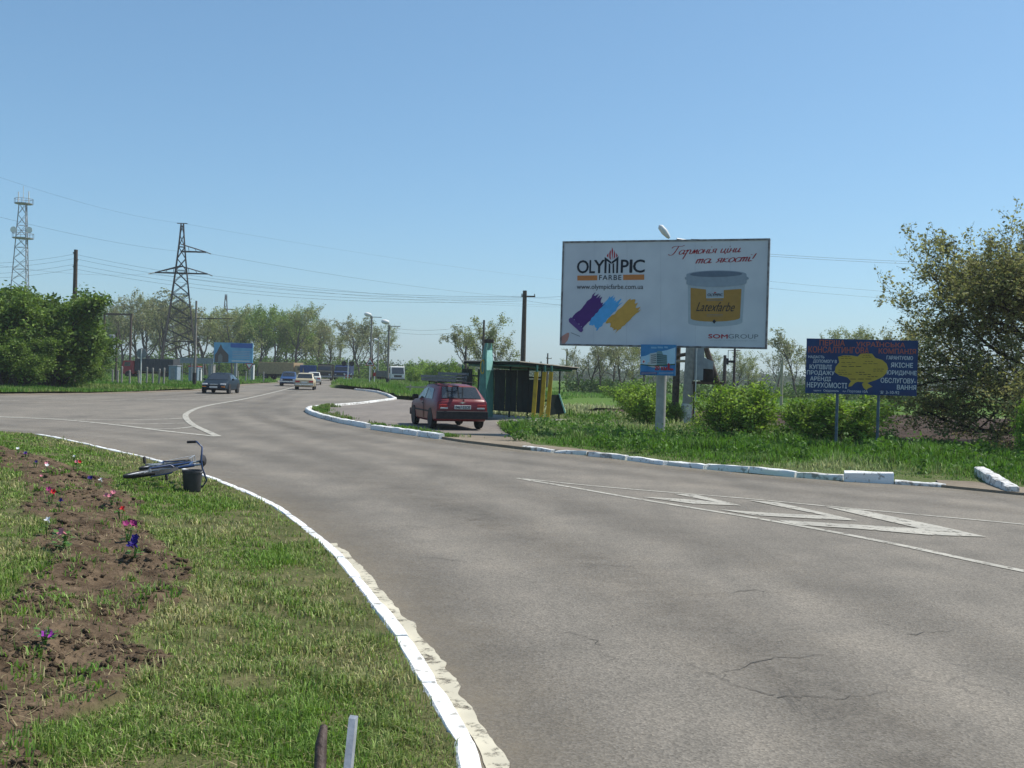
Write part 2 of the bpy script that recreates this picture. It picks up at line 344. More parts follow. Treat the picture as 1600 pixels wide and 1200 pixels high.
# ------------------------------------------------------------------ traffic island
def M_island():
    m = bpy.data.materials.new('lawn_and_soil'); m.use_nodes = True; n = m.node_tree.nodes; l = m.node_tree.links; b = n['Principled BSDF']
    b.inputs['Roughness'].default_value = 0.95; b.inputs['Specular IOR Level'].default_value = 0.1
    P = n.new('ShaderNodeNewGeometry').outputs['Position']
    def ramp(s, st, det=8):
        t = n.new('ShaderNodeTexNoise'); t.inputs['Scale'].default_value = s; t.inputs['Detail'].default_value = det; t.inputs['Roughness'].default_value = .7; l.new(P, t.inputs['Vector'])
        r = n.new('ShaderNodeValToRGB'); e = r.color_ramp.elements; e[0].position, e[0].color = st[0][0], (*st[0][1], 1); e[1].position, e[1].color = st[1][0], (*st[1][1], 1)
        l.new(t.outputs[0], r.inputs[0]); return r.outputs[0], t.outputs[0]
    soil, sn = ramp(5, [(0.36, (0.055, 0.037, 0.023)), (0.68, (0.185, 0.132, 0.084))])
    turf, _ = ramp(4, [(0.35, (0.06, 0.075, 0.022)), (0.68, (0.16, 0.145, 0.07))])
    a = n.new('ShaderNodeAttribute'); a.attribute_name = 'mask'
    mx = n.new('ShaderNodeMix'); mx.data_type = 'RGBA'; l.new(a.outputs['Fac'], mx.inputs[0]); l.new(turf, mx.inputs[6]); l.new(soil, mx.inputs[7]); l.new(mx.outputs[2], b.inputs['Base Color'])
    t = n.new('ShaderNodeTexNoise'); t.inputs['Scale'].default_value = 35; t.inputs['Detail'].default_value = 8; l.new(P, t.inputs['Vector'])
    bp = n.new('ShaderNodeBump'); bp.inputs['Strength'].default_value = 0.9; bp.inputs['Distance'].default_value = 0.03; l.new(t.outputs[0], bp.inputs['Height']); l.new(bp.outputs[0], b.inputs['Normal'])
    return m
def isl_full(x, y):
    s = soil_mask(x, y); s2 = s*np.clip(island_d(x, y), 0, 1)
    return island_base(x, y)+(fbm(x, y, 1.2)-.5)*0.05*np.clip(island_d(x, y)*2, 0, 1)+s2*((fbm(x, y, 3.0, 3)-.45)*0.13+(np.abs(fbm(x+8, y, 9, 3)-.5)*2-.3)*.05+0.02)
xs = np.concatenate([np.linspace(-45, -15, 30), np.arange(-14.9, 0.6, 0.055)]); ys = np.concatenate([np.linspace(-12, 2.6, 22), np.arange(2.7, 26, 0.055)])
grid_sheet('traffic_island', xs, ys, isl_full, lambda x, y: island_d(x, y) > 0.06, M_island(), attr=soil_mask)

M_white = mat('whitewash', (0.76, 0.76, 0.74), (0.36, 0.34, 0.3), 11, 0.9, 0.6, bscale=40, detail=9, lo=.33, hi=.41)
M_whitew = mat('worn_whitewash', (0.7, 0.69, 0.66), (0.3, 0.28, 0.25), 9, 0.9, 0.6, bscale=30, detail=9, lo=.38, hi=.5)
rng = random.Random(3)
def kerb_stone(parent, a, b, wd, h, m, z0=-0.02, name='kerb_stone', tilt=0.0, rough=0.004):
    a = Vector((a[0], a[1], 0)); b = Vector((b[0], b[1], 0)); d = (b-a).normalized(); nrm = Vector((-d.y, d.x, 0)); L = (b-a).length
    rings = []; N = max(4, int(L/0.16)); c = 0.018
    for i in range(N+1):
        t = i/N; e = 0.006 if i in (0, N) else 0
        p = a.lerp(b, t); j = lambda: rng.uniform(-rough, rough)
        prof = [(-wd/2, z0), (-wd/2+e+j(), h-c-e), (-wd/2+c+e+j(), h-e+j()*.6), (wd/2-c-e+j(), h-e+j()*.6), (wd/2-e+j(), h-c-e), (wd/2, z0)]
        rings.append([p+nrm*q+Vector((0, 0, z+tilt*(t-.5))) for q, z in prof])
    mb = MB(); mb.loft(rings); return mb.build(name, m, parent, smooth=40)
# whitewashed kerb of the island, stone by stone
ik = thing('kerb', '', ''); ik['kind'] = 'structure'; del ik['label']; del ik['category']; ik.name = 'island_kerb'
acc = 0; seg = []
cum = [0]
for p, q in zip(KERB[:-1], KERB[1:]): cum.append(cum[-1]+(q-p).length)
def kerb_at(s, off=0):
    i = int(np.clip(np.searchsorted(cum, s)-1, 0, len(KERB)-2)); t = (s-cum[i])/(cum[i+1]-cum[i]); d = (KERB[i+1]-KERB[i]).normalized()
    return KERB[i].lerp(KERB[i+1], t)+Vector((d.y, -d.x, 0))*off, d     # +off: into the island
def s_of(pt):
    best = min(range(len(KERB)), key=lambda i: (KERB[i].xy-Vector(pt)).length); return cum[best]
s = s_of(g(60, 683)); SEND = cum[-1]-3
while s < SEND:
    ln = rng.uniform(0.88, 1.02); a, _ = kerb_at(s+0.003, 0.06); b, _ = kerb_at(min(s+ln-0.003, SEND), 0.06)
    kerb_stone(ik, a, b, 0.112+rng.uniform(-.006, .006), 0.085+rng.uniform(-.006, .008), M_white if rng.random() < .8 else M_whitew); s += ln

# right-hand kerb: separate battered stones
rk = bpy.data.objects.new('roadside_kerb', None); COL.objects.link(rk); struct(rk)
RS = [((815, 702), (860, 707)), ((867, 708), (916, 711)), ((918, 713), (976, 718)), ((979, 719), (1035, 727)), ((1037, 726), (1098, 733)), ((1101, 732), (1168, 738)), ((1170, 738), (1241, 744)), ((1244, 745), (1317, 750)), ((1319, 752), (1396, 756)), ((1398, 757), (1478, 762))]
for i, (p, q) in enumerate(RS):
    a, b = gp(*p), gp(*q); n = Vector((-(b-a).y, (b-a).x, 0)).normalized()*0.09
    kerb_stone(rk, a+n, b+n, 0.3 if i == 8 else 0.17, 0.19 if i == 8 else (0.08, .075, .1, .09, .09, .1, .1, .09, 0, .07)[i], M_white if i in (3, 5, 6, 8, 4) else M_whitew, tilt=rng.uniform(-.03, .03), rough=0.014)
bk = bpy.data.objects.new('bus_bay_kerb', None); COL.objects.link(bk); struct(bk)
BS = [(555, 609.5), (572, 611), (590, 613.5), (605, 618), (618, 625), (590, 629), (560, 633), (530, 635.5), (500, 638), (484, 640), (480, 643), (488, 648), (503, 653), (530, 660), (553, 664.5), (576, 669)]
for i, (p, q) in enumerate(zip(BS[:-1], BS[1:])):
    a, b = gp(*p), gp(*q); L = (b-a).length; k = max(1, round(L/2.4)) if L > 3 else 1
    for j in range(k):
        kerb_stone(bk, a.lerp(b, j/k+.004), a.lerp(b, (j+1)/k-.004), 0.17, 0.15, M_white if (i+j) % 3 else M_whitew, rough=.012)
for p, q in (((583, 671), (655, 681)), ((657, 681.5), (690, 686))):
    a, b = gp(*p), gp(*q); kerb_stone(bk, a, b, 0.18, 0.15, M_white, rough=.014)
a, b = gp(1530, 742, 0.1), gp(1583, 772); o = kerb_stone(None, (a.x, a.y), (b.x, b.y), 0.2, 0.2, M_whitew, z0=0.02, name='loose_kerb_stone', tilt=-0.13, rough=.014)
tag(o, 'loose white kerb block lying askew in the grass past the end of the kerb', 'kerb stone')

# ------------------------------------------------------------------ painted markings
def M_paint(name, c, wear):
    m = bpy.data.materials.new(name); m.use_nodes = True; n = m.node_tree.nodes; l = m.node_tree.links; b = n['Principled BSDF']; b.inputs['Roughness'].default_value = .8
    P = n.new('ShaderNodeNewGeometry').outputs['Position']
    t = n.new('ShaderNodeTexNoise'); t.inputs['Scale'].default_value = 7; t.inputs['Detail'].default_value = 9; t.inputs['Roughness'].default_value = .75; l.new(P, t.inputs['Vector'])
    r = n.new('ShaderNodeValToRGB'); r.color_ramp.elements[0].position = wear-.05; r.color_ramp.elements[1].position = wear+.06; l.new(t.outputs[0], r.inputs[0]); l.new(r.outputs[0], b.inputs['Alpha'])
    t2 = n.new('ShaderNodeTexNoise'); t2.inputs['Scale'].default_value = 2.5; t2.inputs['Detail'].default_value = 6; l.new(P, t2.inputs['Vector'])
    r2 = n.new('ShaderNodeValToRGB'); r2.color_ramp.elements[0].position = .3; r2.color_ramp.elements[1].position = .7; r2.color_ramp.elements[0].color = (*[x*.72 for x in c], 1); r2.color_ramp.elements[1].color = (*c, 1)
    l.new(t2.outputs[0], r2.inputs[0]); l.new(r2.outputs[0], b.inputs['Base Color']); return m
MP = M_paint('road_paint', (0.47, 0.44, 0.37), 0.41); MPY = M_paint('edge_line_paint', (0.6, 0.55, 0.42), 0.42); MPF = M_paint('faded_paint', (0.5, 0.47, 0.41), 0.46)
def strip(pts, wd, m, z=0.006, name='road_marking', w2=None):
    P = smooth_poly(pts, 6); L = []; Rr = []
    for i, p in enumerate(P):
        d = (P[min(i+1, len(P)-1)]-P[max(i-1, 0)]).normalized(); n = Vector((-d.y, d.x, 0)); ww = (wd+(w2-wd)*i/(len(P)-1)) if w2 else wd
        L.append((p+n*ww/2)+Vector((0, 0, z))); Rr.append((p-n*ww/2)+Vector((0, 0, z)))
    mb = MB(); k = len(P); mb.add(L+Rr, [(i, i+1, k+i+1, k+i) for i in range(k-1)]); return struct(mb.build(name, m))
G = lambda L: [g(*p) for p in L]
strip(G([(808, 747.5), (900, 763), (1000, 780.5), (1216, 816), (1400, 851), (1600, 893)])+[(6.2, 8.3)], 0.1, MP, w2=.13)
strip(G([(815, 748), (900, 757), (1000, 766), (1150, 778), (1310, 793), (1450, 806), (1600, 820)])+[(8.4, 12.2), (10.5, 10.5)], 0.08, MP)
zz = lambda L: [(x*.5625+700, y*.5625+640) for x, y in L]
for L in ([(1050, 272), (1145, 280), (1365, 325), (1495, 355), (1340, 350), (1130, 332), (960, 321), (915, 308), (1000, 313), (1310, 332)],
          [(835, 253), (920, 260), (1140, 310), (1010, 304), (850, 295), (755, 279), (900, 289), (1050, 296)],
          [(625, 235), (690, 238), (815, 268), (680, 263), (540, 244), (640, 249), (740, 257)]):
    mb = MB(); mb.poly([(*g(*p), 0.009) for p in zz(L)]); struct(mb.build('road_marking', MP))
strip(G([(-40, 650), (0, 651), (100, 655), (180, 656.5), (240, 655.5), (290, 653.5)]), .18, MP)
strip(G([(-40, 648), (0, 652), (100, 656.5), (180, 664), (260, 674), (340, 682.5)]), .2, MP, z=.009)
strip(G([(452, 607), (420, 615), (380, 624), (340, 631), (312, 637), (294, 645), (290, 652), (300, 663), (320, 673), (341, 682.5)]), .2, MP, z=.012, w2=.2)
strip(G([(470, 601), (462, 604), (452, 607)]), .22, MPF, z=.012)
strip(G([(180, 662), (230, 662.5), (300, 661)]), .16, MP); strip(G([(225, 669), (270, 670), (308, 666)]), .16, MP)
for a, b in (((60, 623), (125, 624)), ((180, 625), (200, 625)), ((213, 625), (278, 624)), ((299, 624), (306, 624)), ((320, 622.5), (340, 622)), ((352, 621.5), (368, 621)), ((-30, 625), (30, 626))):
    strip(G([a, b]), .2, MPF)
# tyre-darkened lanes, dust along the kerbs, cracks
def M_film(name, c, amt, scale):
    m = bpy.data.materials.new(name); m.use_nodes = True; n = m.node_tree.nodes; l = m.node_tree.links; b = n['Principled BSDF']; b.inputs['Roughness'].default_value = .85; b.inputs['Base Color'].default_value = (*c, 1); b.inputs['Specular IOR Level'].default_value = .2
    a = n.new('ShaderNodeAttribute'); a.attribute_name = 'mask'; t = n.new('ShaderNodeTexNoise'); t.inputs['Scale'].default_value = scale; t.inputs['Detail'].default_value = 9; t.inputs['Roughness'].default_value = .7; l.new(n.new('ShaderNodeNewGeometry').outputs['Position'], t.inputs['Vector'])
    r = n.new('ShaderNodeMapRange'); r.inputs[1].default_value = .3; r.inputs[2].default_value = .7; l.new(t.outputs[0], r.inputs[0])
    q = n.new('ShaderNodeMath'); q.operation = 'MULTIPLY'; l.new(a.outputs['Fac'], q.inputs[0]); l.new(r.outputs[0], q.inputs[1]); q2 = n.new('ShaderNodeMath'); q2.operation = 'MULTIPLY'; q2.inputs[1].default_value = amt; l.new(q.outputs[0], q2.inputs[0]); l.new(q2.outputs[0], b.inputs['Alpha']); return m
M_lane = M_film('tyre_polish', (.065, .06, .054), .22, 2.6); M_sand = M_film('kerb_grit', (.29, .245, .18), .7, 2.2)
def film(pts, offs, mask, m, z, name):
    P = smooth_poly(pts, 8); V = []; K = []
    for i, p in enumerate(P):
        d = (P[min(i+1, len(P)-1)]-P[max(i-1, 0)]).normalized(); n = Vector((-d.y, d.x, 0)); e = min(1, i/6, (len(P)-1-i)/6)
        for o_, k_ in zip(offs, mask): V.append(tuple(p+n*o_+Vector((0, 0, z)))); K.append(k_*e)
    c = len(offs); me = np_mesh(name, V, [(i*c+j, i*c+j+1, (i+1)*c+j+1, (i+1)*c+j) for i in range(len(P)-1) for j in range(c-1)])
    t = me.attributes.new('mask', 'FLOAT', 'POINT'); t.data.foreach_set('value', np.array(K, np.float32)); return struct(link(name, me, m))
for k_, pl in enumerate(([(3.2, -3), (3.0, 3), (2.4, 8), (.6, 13), (-2.4, 20), (-6.2, 28), (-10, 38), (-13.2, 52), (-17, 75), (-22, 110), (-28, 150)], [(30, 6), (14, 11.5), (8, 15.5), (3.8, 18.6), (-.5, 23.2), (-4, 28.5), (-8, 36), (-11.2, 46), (-15, 70)], [(-40, 36), (-26, 40), (-20, 46), (-19.5, 60), (-21, 80)], [(-40, 29), (-22, 29.5), (-13, 27), (-8, 23.5), (-3.5, 17), (-.3, 10), (1.2, 4), (1.4, -3)])):
    for o_ in (-.75, .75): film(pl, [o_-.55, o_-.28, o_, o_+.28, o_+.55], [0, .7, 1, .7, 0], M_lane, .0025+.0004*(k_*2+(o_ > 0)), 'tyre_track')
film([tuple(kerb_at(x_)[0].xy) for x_ in np.linspace(s_of(g(60, 683)), cum[-1]-4, 30)], [0, .2, .45, .8], [1, .9, .4, 0], M_sand, .0022, 'kerb_dust')
film([(-4.4, 32), (-2.5, 28.3), (-.9, 26.2), (.3, 24.5), (1.8, 23.2), (3.2, 21.3), (4.7, 19.8), (6.2, 18.8), (7.9, 18.2), (9.5, 16.8), (14, 14.4)], [0, -.25, -.6, -1.1], [1, .9, .5, 0], M_sand, .0022, 'kerb_dust')
M_crk = mat('crack_tar', (.105, .095, .08), (.085, .077, .066), 10, .9)
crng = random.Random(31)
for pl in ([(608, 823), (640, 822), (680, 827), (722, 818), (760, 806), (802, 803)], [(1030, 1010), (1090, 1042), (1150, 1072), (1220, 1088), (1320, 1092), (1400, 1080)], [(1120, 1060), (1200, 1030), (1300, 1022)], [(900, 878), (960, 886), (1010, 884)], [(640, 868), (690, 872), (740, 880)], [(1080, 930), (1180, 922), (1240, 930)], [(870, 985), (930, 1000), (960, 1040)], [(1350, 960), (1420, 990), (1500, 985)]):
    q = [gp(*p_) for p_ in pl]; pts = []
    for a_, b_ in zip(q[:-1], q[1:]):
        for j in range(7): pts.append(a_.lerp(b_, j/7)+Vector((crng.gauss(0, .018), crng.gauss(0, .025), 0)))
    L_, R_ = [], []
    for i, p_ in enumerate(pts): ww = .0015+.006*crng.random()*math.sin(math.pi*(i+.5)/len(pts)); L_.append(p_+Vector((0, ww, .0052))); R_.append(p_+Vector((0, -ww, .0052)))
    mb = MB(); k_ = len(pts); mb.add(L_+R_, [(i, i+1, k_+i+1, k_+i) for i in range(k_-1)]); struct(mb.build('asphalt_crack', M_crk))
# worn cream edge line beside the island kerb
P = []
s0, s1 = s_of(g(505, 850)), s_of((0.0, 1.0)); npt = 260
inn = [kerb_at(s0+(s1-s0)*i/npt, -0.012-.03*float(fbm(np.array([i*.11]), np.array([3.]), 1.)[0]))[0] for i in range(npt+1)]; out = [kerb_at(s0+(s1-s0)*i/npt, -0.085-.09*float(fbm(np.array([i*.16]), np.array([9.]), 1., 5)[0]))[0] for i in range(npt+1)]
mb = MB(); up = Vector((0, 0, .006)); mb.add([p+up for p in inn]+[p+up for p in out], [(i, i+1, npt+i+2, npt+i+1) for i in range(npt)]); struct(mb.build('edge_line', MPY))

# ------------------------------------------------------------------ grass
NR = np.random.default_rng(11)
def blades(name, x, y, z, h, wd, cols, lean=0.5, segs=2, m=None):
    n = len(x); a = NR.random(n)*2*np.pi; ln = NR.random(n)*lean*h; ca, sa = np.cos(a), np.sin(a); b = a+NR.normal(1.57, .5, n); cb, sb = np.cos(b)*wd/2, np.sin(b)*wd/2
    B = np.stack([x, y, z], 1)
    lv = []
    if segs == 2:
        Mx = B+np.stack([ca*ln*.35, sa*ln*.35, h*.6], 1); T = B+np.stack([ca*ln, sa*ln, h*np.clip(1-ln/h*.35, .3, 1)], 1); S = np.stack([cb, sb, 0*cb], 1)
        V = np.stack([B-S, B+S, Mx+S*.7, Mx-S*.7, T], 1).reshape(-1, 3); i = np.arange(n)*5
        F = np.concatenate([np.stack([i, i+1, i+2], 1), np.stack([i, i+2, i+3], 1), np.stack([i+3, i+2, i+4], 1)]); k = 5
    else:
        S = np.stack([cb, sb, 0*cb], 1); T = B+np.stack([ca*ln, sa*ln, h], 1); V = np.stack([B-S, B+S, T], 1).reshape(-1, 3); i = np.arange(n)*3; F = np.stack([i, i+1, i+2], 1); k = 3
    o = link(name, np_mesh(name, V, F, np.repeat(cols, k, 0)), m or leafmat('grass_blade', .3)); o['kind'] = 'stuff'; return o
def mixcol(n, ca, cb, t, jit=.25):
    t = np.asarray(t)[:, None]; c = np.array(ca)*(1-t)+np.array(cb)*t; return np.clip(c*(1+NR.normal(0, jit, (n, 1))), .004, 1)
# lawn on the island: denser near the camera
N = 520000
u = NR.random(N); yy = 2.6*np.exp(u*np.log(24.5/2.6)); xx = NR.uniform(-0.62, 0.05, N)*yy*1.12
xx = np.where(NR.random(N) < .02, NR.uniform(-14, 0, N), xx)
dd = island_d(xx, yy); sm = soil_mask(xx, yy); cl = fbm(xx, yy, 2.2, 4); cl2 = fbm(xx+33, yy+7, .8, 3)
pk = np.where(sm > .5, np.clip((cl-.52)*1.0, 0.02, .14), np.clip((cl-.34)*4.2, .1, 1)*np.clip((dd-.1)*3.5+.1, .0, 1))
k = (dd > .11) & (NR.random(N) < pk); xx, yy, sm, cl, cl2, dd = xx[k], yy[k], sm[k], cl[k], cl2[k], dd[k]; n = len(xx)
hh = (0.025+0.045*NR.random(n)**1.5)*(0.5+2.2*np.clip(fbm(xx+5, yy, 4.5, 2)-.3, 0, .6)); wd = np.clip(0.0022+0.00075*yy, .003, .02)*NR.uniform(.7, 1.4, n)
dry = np.clip((.62-cl2)*2.6+NR.normal(0, .35, n)-.42, 0, 1); dry = np.where(dd < .5, np.clip(dry+.35*NR.random(n), 0, 1), dry)
cc = mixcol(n, (0.155, 0.255, 0.046), (0.44, 0.38, 0.2), dry, .38)
blades('lawn_grass', xx, yy, isl_full(xx, yy)-.004, hh, wd, cc, lean=1.1)
# straw lying on bed and lawn
n = 6000; yy = 3*np.exp(NR.random(n)*np.log(6)); xx = NR.uniform(-.62, -.0, n)*yy; k = (island_d(xx, yy) > .3) & (fbm(xx, yy, 1.1) > .5); xx, yy = xx[k], yy[k]; n = len(xx)
blades('dry_straw', xx, yy, isl_full(xx, yy)+.012, np.full(n, .012)+NR.random(n)*.02, np.full(n, .004)+.0006*yy, mixcol(n, (.42, .35, .2), (.3, .24, .13), NR.random(n), .2), lean=4.5, segs=1)
# clods of earth in the bed
def icos():
    bm = bmesh.new(); bmesh.ops.create_icosphere(bm, subdivisions=1, radius=1); v = np.array([q.co[:] for q in bm.verts]); f = np.array([[q.index for q in t.verts] for t in bm.faces]); bm.free(); return v, f
iv, iff = icos()
n = 42000; yy = 2.8*np.exp(NR.random(n)*np.log(8)); xx = NR.uniform(-.66, -.0, n)*yy; k = (soil_mask(xx, yy) > .5) & (NR.random(n) < np.clip((fbm(xx, yy, 2.6)-.38)*4, .05, 1)); xx, yy = xx[k], yy[k]; n = len(xx)
sz = (0.005+0.026*NR.random(n)**4)*np.clip(yy*.12+.4, .7, 1.8)
V = np.stack([xx, yy, isl_full(xx, yy)], 1)[:, None, :]+iv[None]*(sz[:, None, None])*NR.uniform(.55, 1.3, (n, len(iv), 1))*np.array([1, 1, .7])
F = (iff[None]+np.arange(n)[:, None, None]*len(iv)).reshape(-1, 3)
o = link('soil_clods', np_mesh('soil_clods', V.reshape(-1, 3), F), surf_mat('clod_earth', [(0.3, (0.05, 0.034, 0.021)), (0.7, (0.17, 0.121, 0.077))], 7, .8, 60)); o['kind'] = 'stuff'

# tall verge grass on the right
def tall(name, x, y, zf, hs, c1=(0.12, 0.23, 0.035), c2=(0.38, 0.38, 0.2), dryb=.45, wscale=1.0, cs=.45, segs=2):
    n = len(x); cl = fbm(x, y, cs, 4); c2n = fbm(x+90, y+40, .35, 3)
    h = hs[0]+(hs[1]-hs[0])*np.clip((cl-.25)*1.8, 0, 1)*NR.uniform(.5, 1.15, n); dry = np.clip((c2n-dryb)*2.4+NR.normal(0, .2, n), 0, 1)
    wd = np.clip(.0011*y, .01, .1)*NR.uniform(.6, 1.3, n)*wscale
    return blades(name, x, y, zf(x, y)-.01, h, wd, mixcol(n, c1, c2, dry, .28), lean=.6, segs=segs)
n = 560000; yy = NR.uniform(13, 60, n); xx = NR.uniform(-.12, .95, n)*yy
d = rverge_d(xx, yy); keep = rv_all(xx, yy) & (d > .12) & (NR.random(n) < np.clip(28/yy, 0, 1)**1.6*np.clip(d*.9, .12, 1))
keep &= ~pts_in_poly(xx, yy, [(-1.95, 27.85), (-1.2, 26.5), (0.3, 24.6), (1.9, 23.4), (2.1, 23.9), (0.9, 25.6), (0.5, 27.4), (-0.6, 29.5), (-1.8, 29.3)]) | (NR.random(n) < .12)
xx, yy, d = xx[keep], yy[keep], d[keep]; dn = np.clip(d/2.2, .16, 1)
def verge_h(x, y): return rverge_z(x, y)
n = len(xx); cl = fbm(xx, yy, .5, 4); c2n = fbm(xx+90, yy+40, .28, 3)
cl3 = fbm(xx+13, yy+70, 1.5, 3); hh = dn*(.07+.3*np.clip((cl-.25)*1.9, 0, 1)+.34*np.clip((cl3-.5)*4, 0, 1))*NR.uniform(.45, 1.2, n)*.62
hh = hh*np.where(np.hypot(xx-.7, yy-38.5) < 4.5, .35, 1.0); dry = np.clip((c2n-.5)*3+(yy-26)*.05+NR.normal(0, .22, n), 0, 1)
blades('verge_grass', xx, yy, rverge_z(xx, yy)-.01, hh, np.clip(.0009*yy, .01, .06)*NR.uniform(.6, 1.3, n), mixcol(n, (.105, .21, .03), (.4, .41, .21), dry, .42), lean=.8)
# weeds round the platform edge
n = 9000; t = NR.random(n); yy = 27.6+t*20; xx = np.interp(yy, [27.6, 28.5, 32.3, 35, 38, 45, 48], [-1.7, -2.3, -4.3, -5.7, -6.9, -8.8, -8.5])+np.abs(NR.normal(0, .28, n)); k = fbm(xx, yy, .9) > .53; k |= (yy < 31) & (NR.random(n) < .7); xx, yy = xx[k], yy[k]
tall('kerbside_weeds', xx, yy, lambda x, y: x*0+.05, (.05, .25), c2=(.3, .27, .14))
n = 90000; yy = 60+105*NR.random(n)**1.5; xx = NR.uniform(-30, 5, n); k = pts_in_poly(xx, yy, BANK); xx, yy = xx[k], yy[k]
tall('bank_grass', xx, yy, lambda x, y: 0.05+0.45*fbm(x, y, .12), (.2, .55), c1=(.11, .22, .03), c2=(.33, .36, .15), dryb=.5, segs=1)
n = 160000; yy = 46+120*NR.random(n)**1.7; xx = NR.uniform(-.56, -.2, n)*yy; k = pts_in_poly(xx, yy, LV); xx, yy = xx[k], yy[k]
tall('left_verge_grass', xx, yy, lambda x, y: .03+.15*fbm(x, y, .3), (.05, .4), c1=(.1, .21, .03), c2=(.3, .32, .12), dryb=.48, segs=1)
n = 120000; yy = 58+90*NR.random(n)**1.6; xx = NR.uniform(-.1, .65, n)*yy; k = fbm(xx, yy, .05) > .42; xx, yy = xx[k], yy[k]
tall('meadow_grass', xx, yy, lambda x, y: x*0-.05, (.1, .45), c1=(.13, .25, .04), c2=(.38, .4, .18), dryb=.5, segs=1)

# ------------------------------------------------------------------ trees and shrubs
def rand_perp(d, rg):
    v = Vector((rg.gauss(0, 1), rg.gauss(0, 1), rg.gauss(0, 1))); v -= d*v.dot(d); return v.normalized()
def grow(rg, P, tw, p, d, L, r, lev):
    n = P['segs'][lev]; pts = [p.copy()]; rs = [r]; cur = p.copy(); dd = d.copy()
    for i in range(n):
        dd = (dd+rand_perp(dd, rg)*P['wig'][lev]+Vector((0, 0, P['trop'][lev]))).normalized(); cur = cur+dd*(L/n); pts.append(cur.copy()); rs.append(max(r*(1-(i+1)/n*P['taper'][lev]), .004))
    tw.append((lev, pts, rs))
    if lev+1 >= P['lev']: return
    k = P['kids'][lev]
    for j in range(k):
        t = P['start'][lev]+(1-P['start'][lev])*(j+rg.random()*.8)/k; t = min(t, .99); i = min(int(t*n), n-1); f = t*n-i
        q = pts[i].lerp(pts[i+1], f); dv = (pts[i+1]-pts[i]).normalized(); ang = P['ang'][lev]*rg.uniform(.7, 1.3)
        if lev == 0 and 'az' in P: az = P['az'][j % len(P['az'])]+rg.uniform(-.3, .3); pv = Vector((math.cos(az), math.sin(az), 0)); pv = (pv-dv*pv.dot(dv)).normalized()
        else: pv = rand_perp(dv, rg)
        nd = (dv*math.cos(ang)+pv*math.sin(ang)).normalized(); rr = rs[i]*(1-f)+rs[i+1]*f
        grow(rg, P, tw, q, nd, L*P['len'][lev]*rg.uniform(.75, 1.2)*(1.15-.45*t), rr*P['rad'][lev], lev+1)
def tree_meshes(name, seed, P, leaves, lsize, c1, c2, spread, shape=.5, leaf_lev=None, jit=.22, tsides=5):
    rg = random.Random(seed); nr = np.random.default_rng(seed); tw = []
    for k in range(P.get('stems', 1)):
        d0 = Vector((0, 0, 1)) if P.get('stems', 1) == 1 else Vector((rg.gauss(0, .35), rg.gauss(0, .35), 1)).normalized()
        d0 = (d0+Vector(P.get('leanv', (0, 0, 0)))).normalized()
        grow(rg, P, tw, Vector((rg.gauss(0, .12)*(k > 0), rg.gauss(0, .12)*(k > 0), -.15)), d0, P['L']*rg.uniform(.9, 1.1), P['r'], 0)
    mb = MB()
    for lev, pts, rs in tw: mb.tube(pts, rs, tsides+1 if lev == 0 else (tsides if lev == 1 else 3), cap=False)
    tm = mb.mesh(name+'_trunk', 80)
    ll = P['lev']-2 if leaf_lev is None else leaf_lev; seg = []
    for lev, pts, rs in tw:
        if lev >= ll:
            for a, b in zip(pts[:-1], pts[1:]): seg.append((a, b))
    A = np.array([s[0][:] for s in seg]); B = np.array([s[1][:] for s in seg]); wt = np.linalg.norm(B-A, axis=1); i = nr.choice(len(A), leaves, p=wt/wt.sum()); t = nr.random((leaves, 1))
    C = A[i]*(1-t)+B[i]*t+nr.normal(0, spread, (leaves, 3)); C[:, 2] = np.maximum(C[:, 2], .05)
    a = nr.normal(0, 1, (leaves, 3)); a[:, 2] *= .7; a /= np.linalg.norm(a, axis=1, keepdims=True); b = np.cross(a, nr.normal(0, 1, (leaves, 3))); b /= np.linalg.norm(b, axis=1, keepdims=True)
    s = lsize*nr.uniform(.6, 1.3, (leaves, 1)); V = np.stack([C-a*s, C+b*s*shape, C+a*s, C-b*s*shape], 1).reshape(-1, 3); F = np.arange(leaves*4).reshape(-1, 4)
    cl = fbm(C[:, 0]*1.0+seed, C[:, 1]+C[:, 2]*1.7, .8, 3); tt = np.clip((cl-.5)*2.2+.5+nr.normal(0, .25, leaves), 0, 1)[:, None]
    col = (np.array(c1)*(1-tt)+np.array(c2)*tt)*np.clip(1+nr.normal(0, jit, (leaves, 1)), .4, 1.8)
    return tm, np_mesh(name+'_crown', V, F, np.repeat(col, 4, 0))
M_bark = mat('bark', (0.1, 0.08, 0.06), (0.045, 0.036, 0.03), 8, .95, .8)
M_bark2 = mat('grey_bark', (0.13, 0.11, 0.09), (0.06, 0.05, 0.042), 8, .95, .8)
M_leaf = leafmat('leaf', .4); M_leafd = leafmat('dense_leaf', .3)
def place_tree(name, label, ms, loc, rz=0, sc=1, bark=M_bark, leaf=M_leaf, cat='tree', group=None, crown='crown', trunk='trunk'):
    t = thing(name, label, cat, loc, rz, group); t.scale = sc if hasattr(sc, '__len__') else (sc,)*3
    link(trunk, ms[0], bark, t); link(crown, ms[1], leaf, t); return t
def height(ms): return max(max(v.co.z for v in ms[1].vertices), 1)

